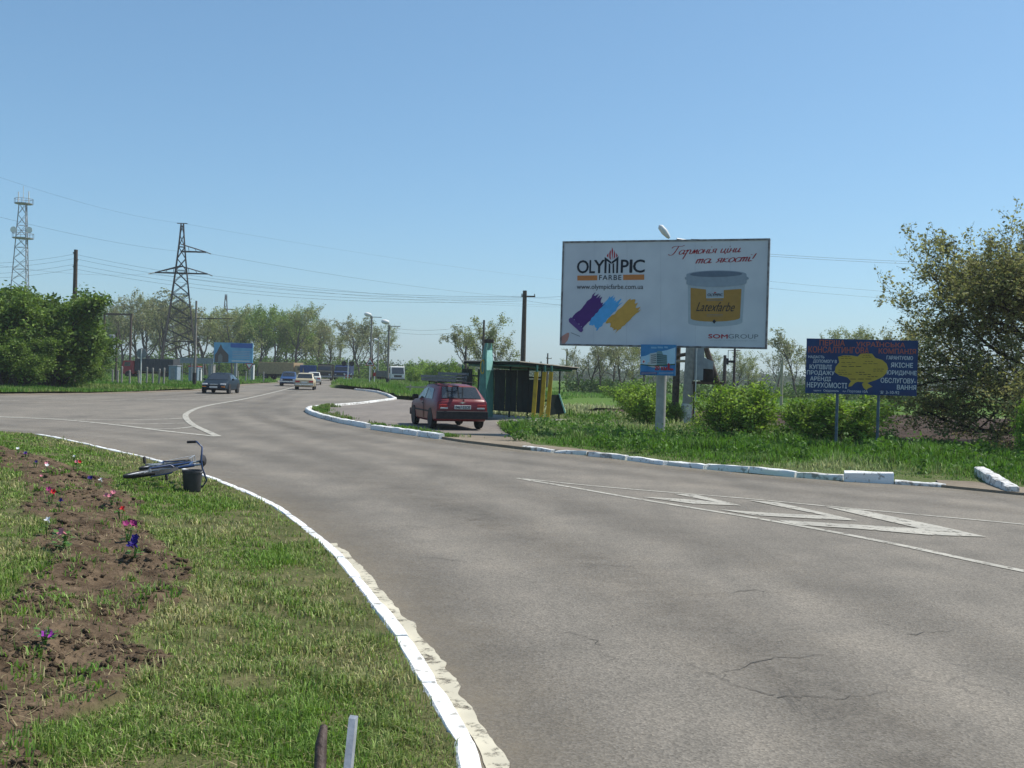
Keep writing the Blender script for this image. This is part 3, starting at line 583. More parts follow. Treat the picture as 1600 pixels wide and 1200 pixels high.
AC = dict(lev=4, L=7.5, r=.22, segs=(7, 5, 4, 3), wig=(.13, .22, .28, .3), trop=(.05, .12, .08, .03), taper=(.75, .8, .8, .8), kids=(9, 6, 5), start=(.28, .25, .2), ang=(.62, .6, .7), len=(.62, .5, .48), rad=(.55, .55, .5))
acacia = [tree_meshes('acacia', s, dict(AC, L=7.5+(s % 3)*.5, r=.2+.02*(s % 3), ang=(.5+.09*(s % 4), .6, .7)), 3800, .125, (.19, .22, .075), (.29, .31, .13), .2) for s in (1, 2, 3)]
acacia_g = [tree_meshes('acacia', s, dict(AC, ang=(.55, .6, .7)), 5200, .14, (.15, .23, .045), (.23, .31, .08), .24) for s in (11, 12)]
acacia_b = [tree_meshes('acacia', s, dict(AC, lev=5, segs=(7, 5, 4, 3, 2), wig=(.13, .22, .28, .3, .3), trop=(.05, .12, .08, .03, 0), taper=(.75, .8, .8, .8, .7), kids=(8, 5, 5, 4), start=(.28, .25, .2, .2), ang=(.62, .6, .7, .7), len=(.62, .5, .48, .5), rad=(.55, .55, .5, .6)), 2200, .13, (.2, .22, .1), (.3, .3, .16), .12) for s in (21, 22)]
HT = {}
def trees(specs, kinds, group, label, rgseed):
    rg = random.Random(rgseed)
    for px, ytop, d, k in specs:
        lb = (('leafy green ' if k in (3, 4) else 'nearly bare ' if k > 4 else 'sparsely leaved ')+label) if '%' not in label else label
        ms = kinds[k]; H = HT.setdefault(ms[0].name, height(ms)); top = at(px, ytop-(9 if px < 520 else 3), d).z; sc = top/H
        place_tree('acacia_tree', lb, ms, base(px, d, -.03), rg.uniform(0, 6.28), (sc*rg.uniform(.9, 1.15), sc*rg.uniform(.9, 1.15), sc), bark=M_bark2, group=group)
K = acacia+acacia_g+acacia_b       # 0-2 medium, 3-4 green, 5-6 nearly bare
trees([(165, 482, 192, 3), (192, 470, 182, 5), (212, 462, 192, 0), (236, 458, 184, 5), (256, 460, 197, 6), (275, 478, 207, 1), (300, 474, 192, 5), (322, 468, 187, 6), (342, 486, 192, 1), (362, 480, 184, 2), (382, 488, 197, 4), (402, 478, 188, 3), (424, 482, 192, 4), (446, 488, 200, 3), (462, 479, 190, 1), (478, 482, 198, 3), (500, 496, 202, 5), (512, 506, 212, 2)],
      K, 'trees in the row behind the railway', 'tall acacia in the long row behind the railway', 1)
trees([(155, 490, 225, 3), (178, 486, 230, 0), (228, 474, 228, 1), (248, 480, 235, 2), (288, 486, 230, 0), (312, 484, 226, 2), (334, 490, 232, 3), (354, 492, 228, 0), (372, 490, 236, 4), (392, 492, 230, 1), (413, 488, 228, 3), (436, 492, 236, 2), (455, 494, 230, 4), (490, 500, 234, 0), (505, 512, 230, 3)],
      K, 'trees in the row behind the railway', 'slender acacia of the rear rank behind the railway', 7)
trees([(545, 496, 205, 0), (563, 492, 195, 5), (585, 497, 200, 6), (604, 505, 210, 0), (530, 520, 215, 1)], K, 'trees behind the street lamps', 'acacia behind the two street lamps at the crossing', 2)
trees([(760, 487, 105, 2), (735, 510, 112, 6), (785, 505, 108, 5)], K, 'trees behind the bus shelter', 'spreading tree rising behind the bus shelter', 3)
trees([(893, 560, 120, 0), (905, 540, 112, 5), (922, 534, 118, 6), (938, 530, 112, 5), (957, 534, 120, 6), (975, 530, 110, 5), (990, 536, 118, 1), (1010, 528, 125, 6)], K, 'thin trees beyond the billboard', 'thin field tree seen under the big billboard', 4)
trees([(1120, 548, 130, 1), (1150, 545, 118, 0), (1172, 556, 130, 2), (1215, 530, 120, 5), (1245, 514, 112, 6), (1268, 520, 118, 5)], K, 'field trees between the boards', 'grey tree in the field between billboard and blue sign', 5)
trees([(1295, 512, 122, 0), (1325, 508, 126, 2), (1355, 510, 120, 1), (1385, 512, 128, 5), (1410, 506, 122, 0)], K, 'field trees behind the blue sign', 'round-topped tree in the field behind the blue sign', 6)

# dense leafy trees on the left
DN = dict(lev=4, stems=3, L=4.6, r=.13, segs=(6, 5, 4, 3), wig=(.12, .2, .25, .3), trop=(.06, .08, .05, 0), taper=(.75, .8, .8, .8), kids=(9, 6, 4), start=(.15, .2, .2), ang=(.8, .7, .7), len=(.55, .5, .5), rad=(.6, .55, .5))
dense = [tree_meshes('walnut', s, DN, 24000, .12, (.055, .105, .017), (.17, .25, .045), .2, .5) for s in (31, 32)]
rg = random.Random(5)
for i, (px, yt, d) in enumerate([(-70, 430, 66), (-25, 432, 68), (12, 438, 65), (45, 436, 70), (76, 446, 66), (98, 476, 68), (114, 472, 74), (116, 505, 72), (30, 520, 62)]):
    ms = dense[i % 2]; H = HT.setdefault(ms[0].name, height(ms)); sc = at(px, yt, d).z/H
    place_tree('leafy_tree', 'dense dark green leafy tree in the thicket beside the left road edge', ms, base(px, d, 0), rg.uniform(0, 6), (sc*rg.uniform(.9, 1.2)*(1.25 if yt > 495 else 1), sc*rg.uniform(.9, 1.2), sc), leaf=M_leafd, group='trees of the roadside thicket')

# big spreading tree at the right edge, leaning over the plot
BT = dict(lev=5, L=4.6, r=.26, segs=(6, 8, 6, 4, 3), wig=(.1, .16, .22, .28, .3), trop=(.03, .0, .03, .06, .05), taper=(.6, .8, .8, .8, .8), kids=(26, 10, 7, 5), start=(.06, .18, .15, .1), ang=(1.2, .62, .65, .7), len=(.98, .52, .45, .5), rad=(.42, .5, .5, .5), az=(3.3, 2.6, 4.1, 0.4, 3.0, 1.5, 5.2, 3.7))
bt = tree_meshes('plum', 77, BT, 70000, .047, (.16, .17, .055), (.33, .325, .135), .06, .6, leaf_lev=3, jit=.3, tsides=6)
H = height(bt); bsc = 6.7/H
place_tree('plum_tree', 'big spreading tree with pale half-open leaves and dark drooping boughs beside the blue sign', bt, base(1668, 31.5, .0), 0, (bsc*1.1, bsc*1.1, bsc*1.08), bark=mat('dark_bark', (.06, .045, .035), (.028, .022, .018), 8, .95, .8))
SH = dict(lev=4, stems=7, L=1.15, r=.022, segs=(5, 4, 3, 2), wig=(.16, .22, .25, .3), trop=(.05, .08, .06, .05), taper=(.7, .8, .8, .8), kids=(8, 5, 3), start=(.1, .2, .2), ang=(.6, .7, .7), len=(.7, .5, .5), rad=(.6, .6, .5))
shrub = [tree_meshes('shrub', s, SH, 5600, .056, (.12, .22, .03), (.28, .4, .075), .075, .45) for s in (41, 42)]
def put_shrub(px, d, top_px, wpx, k, label, name='shrub', leaf=M_leaf, group=None):
    ms = shrub[k]; H = HT.setdefault(ms[0].name, height(ms)); W = max(abs(v.co.x) for v in ms[1].vertices); b = base(px, d, 0.05); sc = at(px, top_px, d).z/H; sw = (wpx/2*d/FPX)/W
    return place_tree(name, label, ms, b, px*.37, (sw, sw, sc), leaf=leaf, cat='shrub', crown='foliage', trunk='stems', group=group)
put_shrub(1132, 31, 590, 125, 0, 'bright green bush in front of the transformer poles, under the billboard corner')
put_shrub(1180, 30.2, 586, 120, 1, 'bright green shrub growing right of the transformer bush, beside a leaning stake')
put_shrub(1258, 29.5, 612, 115, 0, 'green bush behind the left half of the blue sign posts')
put_shrub(1310, 29.2, 606, 140, 1, 'bright leafy bush standing right behind the blue sign')
put_shrub(1012, 36, 592, 85, 1, 'green bush behind the billboard post')
put_shrub(1050, 40, 622, 50, 0, 'low green bush at the foot of the transformer poles')
put_shrub(1612, 23.5, 610, 75, 0, 'grey-green bush under the big spreading tree')
put_shrub(990, 60, 590, 90, 0, 'rounded dark bush in the meadow beyond the small advert')
rg = random.Random(9)
for px, d, yt, wpx in [(646, 122, 570, 34), (668, 130, 572, 40), (690, 110, 560, 46), (712, 118, 556, 50), (736, 112, 568, 40), (646, 178, 560, 50), (664, 182, 558, 50)]:
    put_shrub(px, d, yt, wpx, rg.randrange(2), 'leafy green bush in the thicket between lamp posts and bus shelter', group='bushes left of the bus shelter')

def foliage_mass(name, cx, cy, cz, sx, sy, sz, per, lsize, c1, c2, seed):
    nr = np.random.default_rng(seed); n = len(cx)*per; i = np.repeat(np.arange(len(cx)), per)
    q = np.clip(nr.normal(0, .45, (n, 3)), -1, 1); C = np.stack([cx[i]+q[:, 0]*sx[i], cy[i]+q[:, 1]*sy[i], np.maximum(cz[i]+q[:, 2]*sz[i], 0.05)], 1)
    a = nr.normal(0, 1, (n, 3)); a /= np.linalg.norm(a, axis=1, keepdims=True); b = np.cross(a, nr.normal(0, 1, (n, 3))); b /= np.linalg.norm(b, axis=1, keepdims=True)
    s = lsize*nr.uniform(.6, 1.4, (n, 1)); V = np.stack([C-a*s, C+b*s*.6, C+a*s, C-b*s*.6], 1).reshape(-1, 3)
    t = np.clip(nr.random(len(cx))[i]*.7+nr.random(n)*.3, 0, 1)[:, None]; col = (np.array(c1)*(1-t)+np.array(c2)*t)*nr.uniform(.75, 1.25, (n, 1))
    o = link(name, np_mesh(name, V, np.arange(n*4).reshape(-1, 4), np.repeat(col, 4, 0)), M_leafd); o['kind'] = 'stuff'; return o
nr = np.random.default_rng(5)
n = 170; px = nr.uniform(150, 625, n); d = nr.uniform(192, 225, n); cx = np.array([base(a, b).x for a, b in zip(px, d)]); foliage_mass('undergrowth', cx, d, nr.uniform(.3, 1.6, n), nr.uniform(1.2, 3, n), nr.uniform(1.2, 3, n), nr.uniform(1.2, 3.6, n), 300, .2, (.07, .13, .022), (.17, .27, .05), 6)
n = 60; px = nr.uniform(880, 1420, n); d = nr.uniform(108, 135, n); cx = np.array([base(a, b).x for a, b in zip(px, d)]); foliage_mass('field_hedge', cx, d, nr.uniform(.2, .9, n), nr.uniform(1, 2.4, n), nr.uniform(1, 2.4, n), nr.uniform(.5, 1.4, n), 200, .17, (.05, .095, .02), (.1, .17, .035), 7)
n = 520; px = nr.uniform(-300, 1900, n); d = nr.uniform(360, 520, n); cx = np.array([base(a, b).x for a, b in zip(px, d)]); foliage_mass('far_woodland', cx, d, nr.uniform(.5, 4.0, n), nr.uniform(3, 8, n), nr.uniform(3, 8, n), nr.uniform(1.6, 3.6, n), 200, .5, (.06, .09, .035), (.1, .14, .06), 8)

# ------------------------------------------------------------------ shared materials for objects
M_steel = mat('galvanised_steel', (.42, .44, .46), (.32, .33, .35), 12, .5, .15, metal=.5)
M_greyp = mat('grey_paint', (.3, .32, .33), (.24, .25, .26), 5, .7, .15)
M_conc = mat('concrete', (.34, .32, .29), (.25, .24, .22), 6, .95, .4)
M_pole = mat('weathered_pole', (.12, .095, .075), (.07, .055, .045), 10, .95, .6)
M_black = mat('black_iron', (.02, .02, .022), (.035, .03, .03), 10, .7, .2)
M_lattice = mat('dark_steelwork', (.035, .034, .035), (.06, .05, .045), 2, .7)
M_latg = mat('grey_steelwork', (.25, .27, .29), (.2, .21, .22), 2, .6)
M_rubber = mat('tyre_rubber', (.02, .02, .02), (.035, .033, .03), 15, .9, .2)
M_rim = mat('wheel_rim', (.35, .36, .37), (.25, .25, .26), 15, .4, metal=.7)
M_glass = mat('dark_glass', (.02, .025, .03), (.03, .035, .04), 2, .08, spec=.8)
M_chrome = mat('chrome', (.7, .7, .72), (.5, .5, .52), 15, .2, metal=.9)
M_plate = mat('plate_white', (.6, .6, .58), (.5, .5, .48), 15, .6)
M_red = mat('tail_red', (.45, .03, .03), (.35, .02, .02), 15, .3)
M_amber = mat('amber_lens', (.7, .25, .03), (.6, .2, .02), 15, .3)
M_lamp = mat('headlamp_glass', (.6, .62, .65), (.4, .42, .45), 15, .15)
M_wht = mat('white_paint', (.75, .75, .73), (.65, .65, .63), 6, .6)
M_insul = mat('insulator', (.5, .52, .5), (.35, .36, .35), 20, .3)

# ------------------------------------------------------------------ big billboard
class Panel:
    """maps a drawing's pixel coordinates (corner pixels given) onto a flat panel W x Ht, front face at local -Y"""
    def __init__(s, root, W, Ht, z0, corners, y0, parent=None):
        s.root, s.W, s.H, s.z0, s.c, s.y = root, W, Ht, z0, corners, y0; s.parent = parent or root
    def uv(s, x, y):
        TL, TR, BR, BL = s.c; u = v = .5
        for _ in range(8):
            xl = TL[0]+(BL[0]-TL[0])*v; xr = TR[0]+(BR[0]-TR[0])*v; u = (x-xl)/(xr-xl); yt = TL[1]+(TR[1]-TL[1])*u; yb = BL[1]+(BR[1]-BL[1])*u; v = (y-yt)/(yb-yt)
        return (u-.5)*s.W, s.z0+(1-v)*s.H
    def poly(s, pts, m, layer=1, name='printed_shape'):
        q = [s.uv(*p) for p in pts]; mb = MB(); mb.poly([(x, s.y-.004*layer, z) for x, z in q]); return mb.build(name, m, s.parent)
    def text(s, t, x0, y0, x1, y1, m, layer=1, **k):
        # rectangle of the drawing, kept upright on the panel
        xa, za = s.uv(x0, (y0+y1)/2); xb, zb = s.uv(x1, (y0+y1)/2); cx = (x0+x1)/2; _, zt = s.uv(cx, y0); _, zl = s.uv(cx, y1)
        me = text_mesh(t, (xa, zl, xb, zt), **k); o = link('lettering', me, m, s.parent); o.location = (0, s.y-.004*layer, 0); return o
def ink(name, c): return mat('ink_'+name, c, tuple(x*.9 for x in c), 8, .6)
d_l, d_r = 30.6, 28.75
A = at(878, 535, d_l); B = at(1195.5, 545, d_r); W = (Vector((B.x, B.y))-Vector((A.x, A.y))).length
mid = (A+B)/2; bz0 = (A.z+B.z)/2; bH = 3.0; brz = math.atan2(B.y-A.y, B.x-A.x)
bb = thing('billboard', 'large white roadside billboard advertising paint with a bucket picture, on a thick post', 'billboard', (mid.x, mid.y, 0.0), brz)
M_bbw = mat('billboard_paper', (.6, .62, .66), (.52, .54, .59), 1.1, .7, .3, bscale=2.2)
mb = MB(); mb.box((0, 0, bz0+bH/2), (W, .1, bH)); mb.build('board', M_bbw, bb)
mb = MB(); fr = .05
for z in (bz0-fr/2, bz0+bH+fr/2): mb.box((0, .03, z), (W+2*fr, .2, fr))
for x in (-W/2-fr/2, W/2+fr/2): mb.box((x, .03, bz0+bH/2), (fr, .2, bH-.002))
mb.build('frame', mat('board_frame', (.25, .26, .27), (.12, .1, .1), 8, .7), bb)
mb = MB()
for i in range(7): mb.box((-W/2+.3+i*(W-.6)/6, .16, bz0+bH/2), (.08, .16, bH-.1))
for z in (bz0+.4, bz0+1.5, bz0+2.6): mb.box((0, .28, z), (W-.2, .08, .1))
mb.build('back_rack', M_greyp, bb)
postx = (at(1027, 600, 29.9).x-mid.x)/math.cos(brz)
mb = MB(); mb.lathe([(.15, -.1), (.15, bz0+1.6)], 18, c=(postx, .5, 0)); mb.build('post', mat('post_paint', (.42, .41, .38), (.34, .33, .31), 6, .6, .1), bb, smooth=50)
for zq in (.3, 1.3): mb = MB(); mb.box((postx, .4, bz0+zq), (1.6, .16, .2)); mb.build('bracket', M_greyp, bb)
pn = Panel(bb, W, bH, bz0, ((72, 140), (1196, 137), (1172, 724), (58, 690)), -.05)
I_navy, I_org, I_pur, I_blu, I_och, I_crim, I_dred = ink('navy', (.012, .018, .03)), ink('orange', (.55, .2, .06)), ink('purple', (.075, .02, .17)), ink('blue', (.08, .38, .75)), ink('ochre', (.6, .33, .06)), ink('crimson', (.42, .03, .05)), ink('dark_red', (.32, .015, .03))
I_grey, I_lg, I_mg, I_skin, I_can, I_dg = ink('grey', (.28, .31, .34)), ink('bucket_light', (.4, .45, .5)), ink('bucket_mid', (.28, .33, .39)), ink('skin', (.5, .24, .2)), ink('label_brown', (.4, .22, .05)), ink('dark_grey', (.16, .19, .22))
for ch, x0, x1 in (('O', 148, 214), ('L', 220, 250), ('Y', 246, 304), ('P', 399, 441), ('I', 449, 461), ('C', 468, 531)): pn.text(ch, x0, 236, x1, 306, I_navy, bold=.012)
for p in ([(304, 308), (306, 218), (344, 246), (344, 258), (318, 240), (316, 308)], [(382, 308), (385, 216), (346, 246), (346, 258), (373, 240), (371, 308)], [(328, 308), (329, 252), (338, 258), (338, 308)], [(351, 308), (351, 258), (360, 252), (361, 308)]): pn.poly(p, I_navy)
for p in ([(348, 165), (354, 182), (353, 208), (350, 236), (347, 205), (345, 185)], [(338, 180), (342, 190), (340, 215), (343, 237), (333, 226), (332, 200)], [(361, 182), (366, 200), (366, 220), (357, 233), (359, 208), (359, 195)], [(328, 198), (327, 222), (318, 215), (320, 207)], [(371, 198), (380, 210), (379, 216), (372, 224)]): pn.poly(p, I_crim)
pn.poly([(149, 319), (264, 319), (264, 346), (149, 346)], I_org); pn.poly([(411, 317), (529, 317), (529, 346), (411, 346)], I_org)
for xs_ in (245, 432, 620, 808, 996): pn.poly([(xs_, 141), (xs_+2, 141), (xs_-1, 706), (xs_-3, 706)], ink('paper_seam', (.5, .52, .57)), .5, 'paper_seam')
pn.text('FARBE', 275, 318, 401, 345, I_navy, bold=.006, spacing=1.15); pn.text('www.olympicfarbe.com.ua', 146, 368, 523, 403, I_navy, bold=.004)
rg = random.Random(12)
def stroke(a, b, wd, m, layer, jag=14):
    a = Vector(a); b = Vector(b); d = (b-a).normalized(); n = Vector((-d.y, d.x)); L = (b-a).length; pts = []
    for i in range(jag): t = i/(jag-1); pts.append(a+n*wd*(t-.5)+d*rg.uniform(-14, 12))
    for i in range(1, 12): pts.append(a+d*L*i/12+n*(wd/2+rg.uniform(-4, 4)))
    for i in range(jag): t = 1-i/(jag-1); pts.append(b+n*wd*(t-.5)+d*rg.uniform(-22, 18))
    for i in range(11, 0, -1): pts.append(a+d*L*i/12-n*(wd/2+rg.uniform(-4, 4)))
    pn.poly([tuple(p) for p in pts], m, layer, 'paint_stroke')
stroke((240, 592), (375, 450), 76, I_blu, 1); stroke((150, 580), (280, 445), 84, I_pur, 2); stroke((345, 600), (480, 480), 84, I_och, 3)
pn.poly([(100, 556), (112, 547), (122, 550), (180, 606), (184, 618), (176, 629), (166, 628), (102, 572)], ink('roller', (.11, .05, .22)), 3, 'paint_roller')
pn.poly([(112, 628), (116, 630), (166, 650), (165, 653), (115, 633)], I_dg, 1); pn.poly([(60, 650), (75, 640), (95, 630), (103, 632), (102, 650), (94, 672), (78, 690), (59, 689)], I_skin, 1, 'printed_hand')
# handwritten slogan, stroke by stroke
SCRIPT = {'Г': (1.5, [[(0, 1.5), (.2, 1.85), (.7, 1.95), (1.5, 1.9), (1.9, 2.1)], [(1.0, 1.9), (.85, 1.0), (.6, .1), (.2, -.15), (-.2, .1)]]), 'а': (1.05, [[(.75, .85), (.4, 1), (.05, .6), (.1, .1), (.4, 0), (.75, .5), (.8, .95)], [(.8, .95), (.75, .15), (.9, 0), (1.1, .2)]]),
          'р': (.95, [[(0, .7), (.2, 1), (.15, .2), (-.05, -1.2)], [(.15, .4), (.4, .95), (.7, .9), (.72, .1), (.95, .05)]]), 'м': (1.05, [[(0, 0), (.15, .1), (.35, 1), (.45, .05)], [(.45, .05), (.8, 1), (.85, .1), (1.05, .05)]]), 'о': (.82, [[(.4, 1), (.05, .6), (.1, .1), (.4, 0), (.72, .4), (.65, .85), (.4, 1)]]),
          'н': (.85, [[(.1, 1), (.05, 0)], [(.05, .5), (.6, .5)], [(.65, 1), (.6, .1), (.8, .05)]]), 'і': (.45, [[(.1, 1), (.08, .15), (.25, 0), (.4, .2)], [(.18, 1.4), (.24, 1.52)]]), 'я': (.9, [[(.7, 1), (.35, .95), (.2, .7), (.4, .45), (.68, .5)], [(.7, 1), (.66, .1), (.85, .05)], [(.45, .45), (.05, 0)]]),
          'ц': (.95, [[(.1, 1), (.05, .2), (.25, 0), (.6, .4)], [(.65, 1), (.6, .1), (.8, 0), (.85, -.35)]]), 'и': (.95, [[(.1, 1), (.05, .2), (.25, 0), (.6, .5)], [(.65, 1), (.6, .15), (.75, 0), (.9, .2)]]), 'т': (1.0, [[(.05, 1), (0, 0)], [(.02, .6), (.3, 1), (.4, .8), (.36, 0)], [(.38, .6), (.68, 1), (.78, .8), (.72, .1), (.9, .05)]]),
          'к': (.8, [[(.1, 1), (.03, 0)], [(.65, .95), (.1, .5), (.55, .05), (.75, .1)]]), 'с': (.75, [[(.65, .85), (.4, 1), (.05, .55), (.15, .05), (.45, 0), (.7, .25)]]), '!': (.4, [[(.3, 1.75), (.1, .5)], [(.05, .03), (.08, .14)]]), ' ': (.6, [])}
def script(txt, x0, x1, yb0, yb1, xh):
    tot = sum(SCRIPT[c][0] for c in txt); sx = (x1-x0-xh*.5)/tot; mb = MB(); cur = 0; k = 0
    for c in txt:
        w_, strokes = SCRIPT[c]
        if c == ' ': mb.build('lettering', I_dred, bb); mb = MB()
        for st_ in strokes:
            P_ = smooth_poly(st_, 5); L_, R_ = [], []; k += 1
            for i_, p_ in enumerate(P_):
                d_ = (P_[min(i_+1, len(P_)-1)]-P_[max(i_-1, 0)]).normalized(); n_ = Vector((-d_.y, d_.x, 0))*(.04+.055*abs(d_.y))*(1 if 0 < i_ < len(P_)-1 else .6)
                for q_, A_ in ((p_+n_, L_), (p_-n_, R_)):
                    X_ = x0+(cur+q_.x)*sx+q_.y*xh*.42; Y_ = yb0+(yb1-yb0)*(X_-x0)/(x1-x0)-q_.y*xh; u_, v_ = pn.uv(X_, Y_); A_.append((u_, pn.y-.004-.0005*(k % 9), v_))
            m_ = len(P_); mb.add(L_+R_, [(i_, i_+1, m_+i_+1, m_+i_) for i_ in range(m_-1)])
        cur += w_
    mb.build('lettering', I_dred, bb)
script('Гармонія ціни', 668, 1062, 211, 200, 23); script('та якості!', 812, 1132, 261, 250, 24)
def arc(cx, cy, rx, ry, a0, a1, n=14): return [(cx+rx*math.cos(R(a0+(a1-a0)*i/n)), cy+ry*math.sin(R(a0+(a1-a0)*i/n))) for i in range(n+1)]
pn.poly([(768, 375)]+[(1072, 375), (1056, 585)]+arc(912, 585, 144, 22, 0, 180), I_lg, 1, 'printed_bucket')
pn.poly([(783, 393), (866, 403), (866, 452), (960, 452), (960, 408), (1054, 402), (1044, 560)]+arc(913, 560, 131, 20, 0, 180), I_can, 2, 'printed_label')
pn.poly(arc(920, 322, 160, 22, 180, 360)+[(1082, 345), (1080, 372)]+arc(920, 370, 160, 20, 0, 180)+[(762, 345)], I_mg, 3, 'printed_lid')
pn.poly(arc(920, 320, 140, 16, 0, 360, 24), ink('lid_shadow', (.13, .17, .23)), 4, 'printed_lid'); pn.poly([(752, 335), (764, 333), (764, 350), (752, 346)], I_mg, 2); pn.poly([(1081, 335), (1093, 342), (1091, 350), (1081, 354)], I_mg, 2)
pn.text('OLYMPIC', 874, 426, 955, 441, I_navy, 3, bold=.01); pn.poly([(914, 416), (922, 424), (906, 424)], I_crim, 3); pn.text('Latexfarbe', 812, 474, 1018, 524, I_navy, 3, shear=.5)
pn.poly([(908, 567), (918, 579), (908, 592), (898, 579)], I_navy, 3)
for y in (458, 464, 540, 548): pn.poly([(868, y), (955, y), (955, y+2), (868, y+2)], I_dg, 3)
pn.text('SOM', 877, 650, 978, 672, I_crim, bold=.014); pn.text('GROUP', 982, 651, 1138, 675, I_dg); pn.text('www.somgroup.net', 880, 681, 1132, 690, I_lg, 1)
# small advert on the post
A = at(1001, 586, 29.35); B = at(1055, 588, 28.95); p0 = (A+B)/2; aw = (B-A).length; ah = 1.62*.5*1.08
sb = thing('advert_panel', 'small blue advert with an office building and red arrow, fixed on the billboard post', 'sign', (p0.x, p0.y, 0), math.atan2(B.y-A.y, B.x-A.x))
M_sblue = mat('advert_blue', (.05, .25, .5), (.03, .16, .38), 2, .5)
za = at(1028, 586.5, 29.15).z; mb = MB(); mb.box((0, 0, za+ah/2), (aw, .12, ah)); mb.build('board', M_sblue, sb)
mb = MB(); mb.box((0, .07+.13, za+ah/2), (.34, .26, .1)); mb.build('bracket', M_greyp, sb)
q = Panel(sb, aw, ah, za, ((165, 172), (570, 188), (553, 508), (160, 488)), -.06)
q.poly([(165, 300), (230, 290), (280, 270), (470, 240), (568, 215), (560, 390), (400, 392), (250, 392), (162, 375)], ink('cloud', (.4, .6, .75)), 1); q.poly([(163, 375), (300, 392), (560, 384), (559, 396), (300, 404), (163, 384)], ink('hedge', (.03, .1, .04)), 2)
q.poly([(250, 398), (400, 404), (470, 420), (400, 425), (300, 415)], ink('apron', (.5, .5, .5)), 2)
q.poly([(272, 270), (350, 262), (350, 388), (245, 385), (248, 360), (270, 360)], ink('facade_light', (.5, .52, .52)), 3, 'printed_building'); q.poly([(350, 262), (365, 246), (412, 250), (425, 288), (470, 292), (472, 385), (350, 390)], ink('facade_teal', (.16, .28, .3)), 3, 'printed_building')
for y in (285, 305, 325, 345, 365): q.poly([(285, y), (345, y-4), (345, y+5), (285, y+8)], ink('window_dark', (.06, .09, .11)), 4); q.poly([(355, y-6), (465, y+6), (465, y+12), (355, y+4)], ink('window_dark', (.06, .09, .11)), 4)
q.poly(arc(202, 352, 22, 24, 0, 360, 16), ink('badge', (.7, .7, .7)), 3); q.poly([(202, 336), (214, 352), (202, 368), (190, 352)], I_crim, 4)
q.text('20 км', 330, 402, 470, 446, I_crim, 3, bold=.03); q.poly([(478, 440), (478, 395), (468, 395), (488, 372), (508, 395), (498, 395), (498, 430), (540, 434), (540, 452), (478, 448)], I_crim, 3, 'printed_arrow')
q.poly([(170, 455), (355, 462), (355, 488), (170, 484)], ink('text_band', (.05, .03, .16)), 2)
for i, (x0, y0, x1, y1) in enumerate([(175, 462, 350, 482), (375, 468, 540, 490)]): q.poly([(x0, y0+2), (x1, y0+4), (x1, y0+8), (x0, y0+6)], ink('pale', (.35, .42, .55)), 4); q.poly([(x0, y0+12), (x1, y0+14), (x1, y0+18), (x0, y0+16)], ink('pale', (.35, .42, .55)), 4)
for x0, x1 in ((285, 350), (362, 425), (440, 480)): q.poly([(x0, 200), (x1, 204), (x1, 222), (x0, 218)], ink('pale_head', (.2, .42, .62)), 2)

# ------------------------------------------------------------------ blue sign with a map
A = at(1258, 614, 27.9); B = at(1432, 619, 27.4); p0 = (A+B)/2; sw = (Vector((B.x, B.y))-Vector((A.x, A.y))).length; sz = p0.z; sh = 86/1600*27.65
bs = thing('map_sign', 'dark blue sign with a yellow country map and white lettering on two thin posts', 'sign', (p0.x, p0.y, 0), math.atan2(B.y-A.y, B.x-A.x))
M_navy = mat('navy_panel', (.012, .045, .15), (.008, .03, .11), 3, .5)
mb = MB(); mb.box((0, 0, sz+sh/2), (sw, .04, sh)); mb.build('board', M_navy, bs)
mb = MB(); mb.box((0, .03, sz+.02), (sw, .03, .04)); mb.box((0, .03, sz+sh-.02), (sw, .03, .04)); mb.build('frame', M_greyp, bs)
for px in (1311, 1373):
    x = (px-1345)/1600*27.6*1.0; mb = MB(); mb.tube([(x, .065, -.1), (x, .065, sz+sh*.8)], .04, 8); mb.build('post', mat('blue_post', (.1, .15, .2), (.07, .1, .13), 8, .6), bs, smooth=50)
q = Panel(bs, sw, sh, sz, ((122, 120), (1163, 142), (1145, 655), (108, 620)), -.02)
I_w, I_rd, I_y, I_bk = ink('white', (.6, .62, .66)), ink('sign_red', (.42, .11, .07)), ink('map_yellow', (.5, .34, .05)), ink('dark_brown', (.1, .07, .02))
for t, x0, y0, x1, y1 in (('ПЕРША', 243, 136, 480, 187), ('УКРАЇНСЬКА', 588, 146, 1040, 200), ('КОНСАЛТИНГОВА', 138, 198, 706, 256), ('КОМПАНІЯ', 797, 216, 1140, 264)): q.text(t, x0, y0, x1, y1, I_rd, bold=.012)
for t, x0, y0, x1, y1 in (('НАДАСТЬ', 137, 278, 288, 306), ('ДОПОМОГУ В', 182, 316, 404, 350), ('КУПІВЛІ', 150, 362, 358, 402), ('ПРОДАЖУ', 124, 416, 384, 462), ('АРЕНДІ', 155, 472, 350, 516), ('НЕРУХОМОСТІ', 124, 526, 500, 574), ('ГАРАНТУЄМО', 870, 283, 1112, 318), ('ЯКІСНЕ', 910, 346, 1112, 390), ('ЮРИДИЧНЕ', 872, 418, 1145, 466), ('ОБСЛУГОВУ-', 815, 488, 1136, 534), ('ВАННЯ', 965, 552, 1140, 594)): q.text(t, x0, y0, x1, y1, I_w, bold=.012)
for t, x0, y0, x1, y1 in (('адреса', 186, 594, 258, 608), ('Овідіополь', 280, 590, 425, 615), ('вул.', 462, 602, 497, 616), ('Портова 10А', 506, 596, 694, 625), ('☎', 808, 602, 842, 630), ('3-10-92', 862, 606, 986, 634)): q.text(t, x0, y0, x1, y1, I_w, bold=.005)
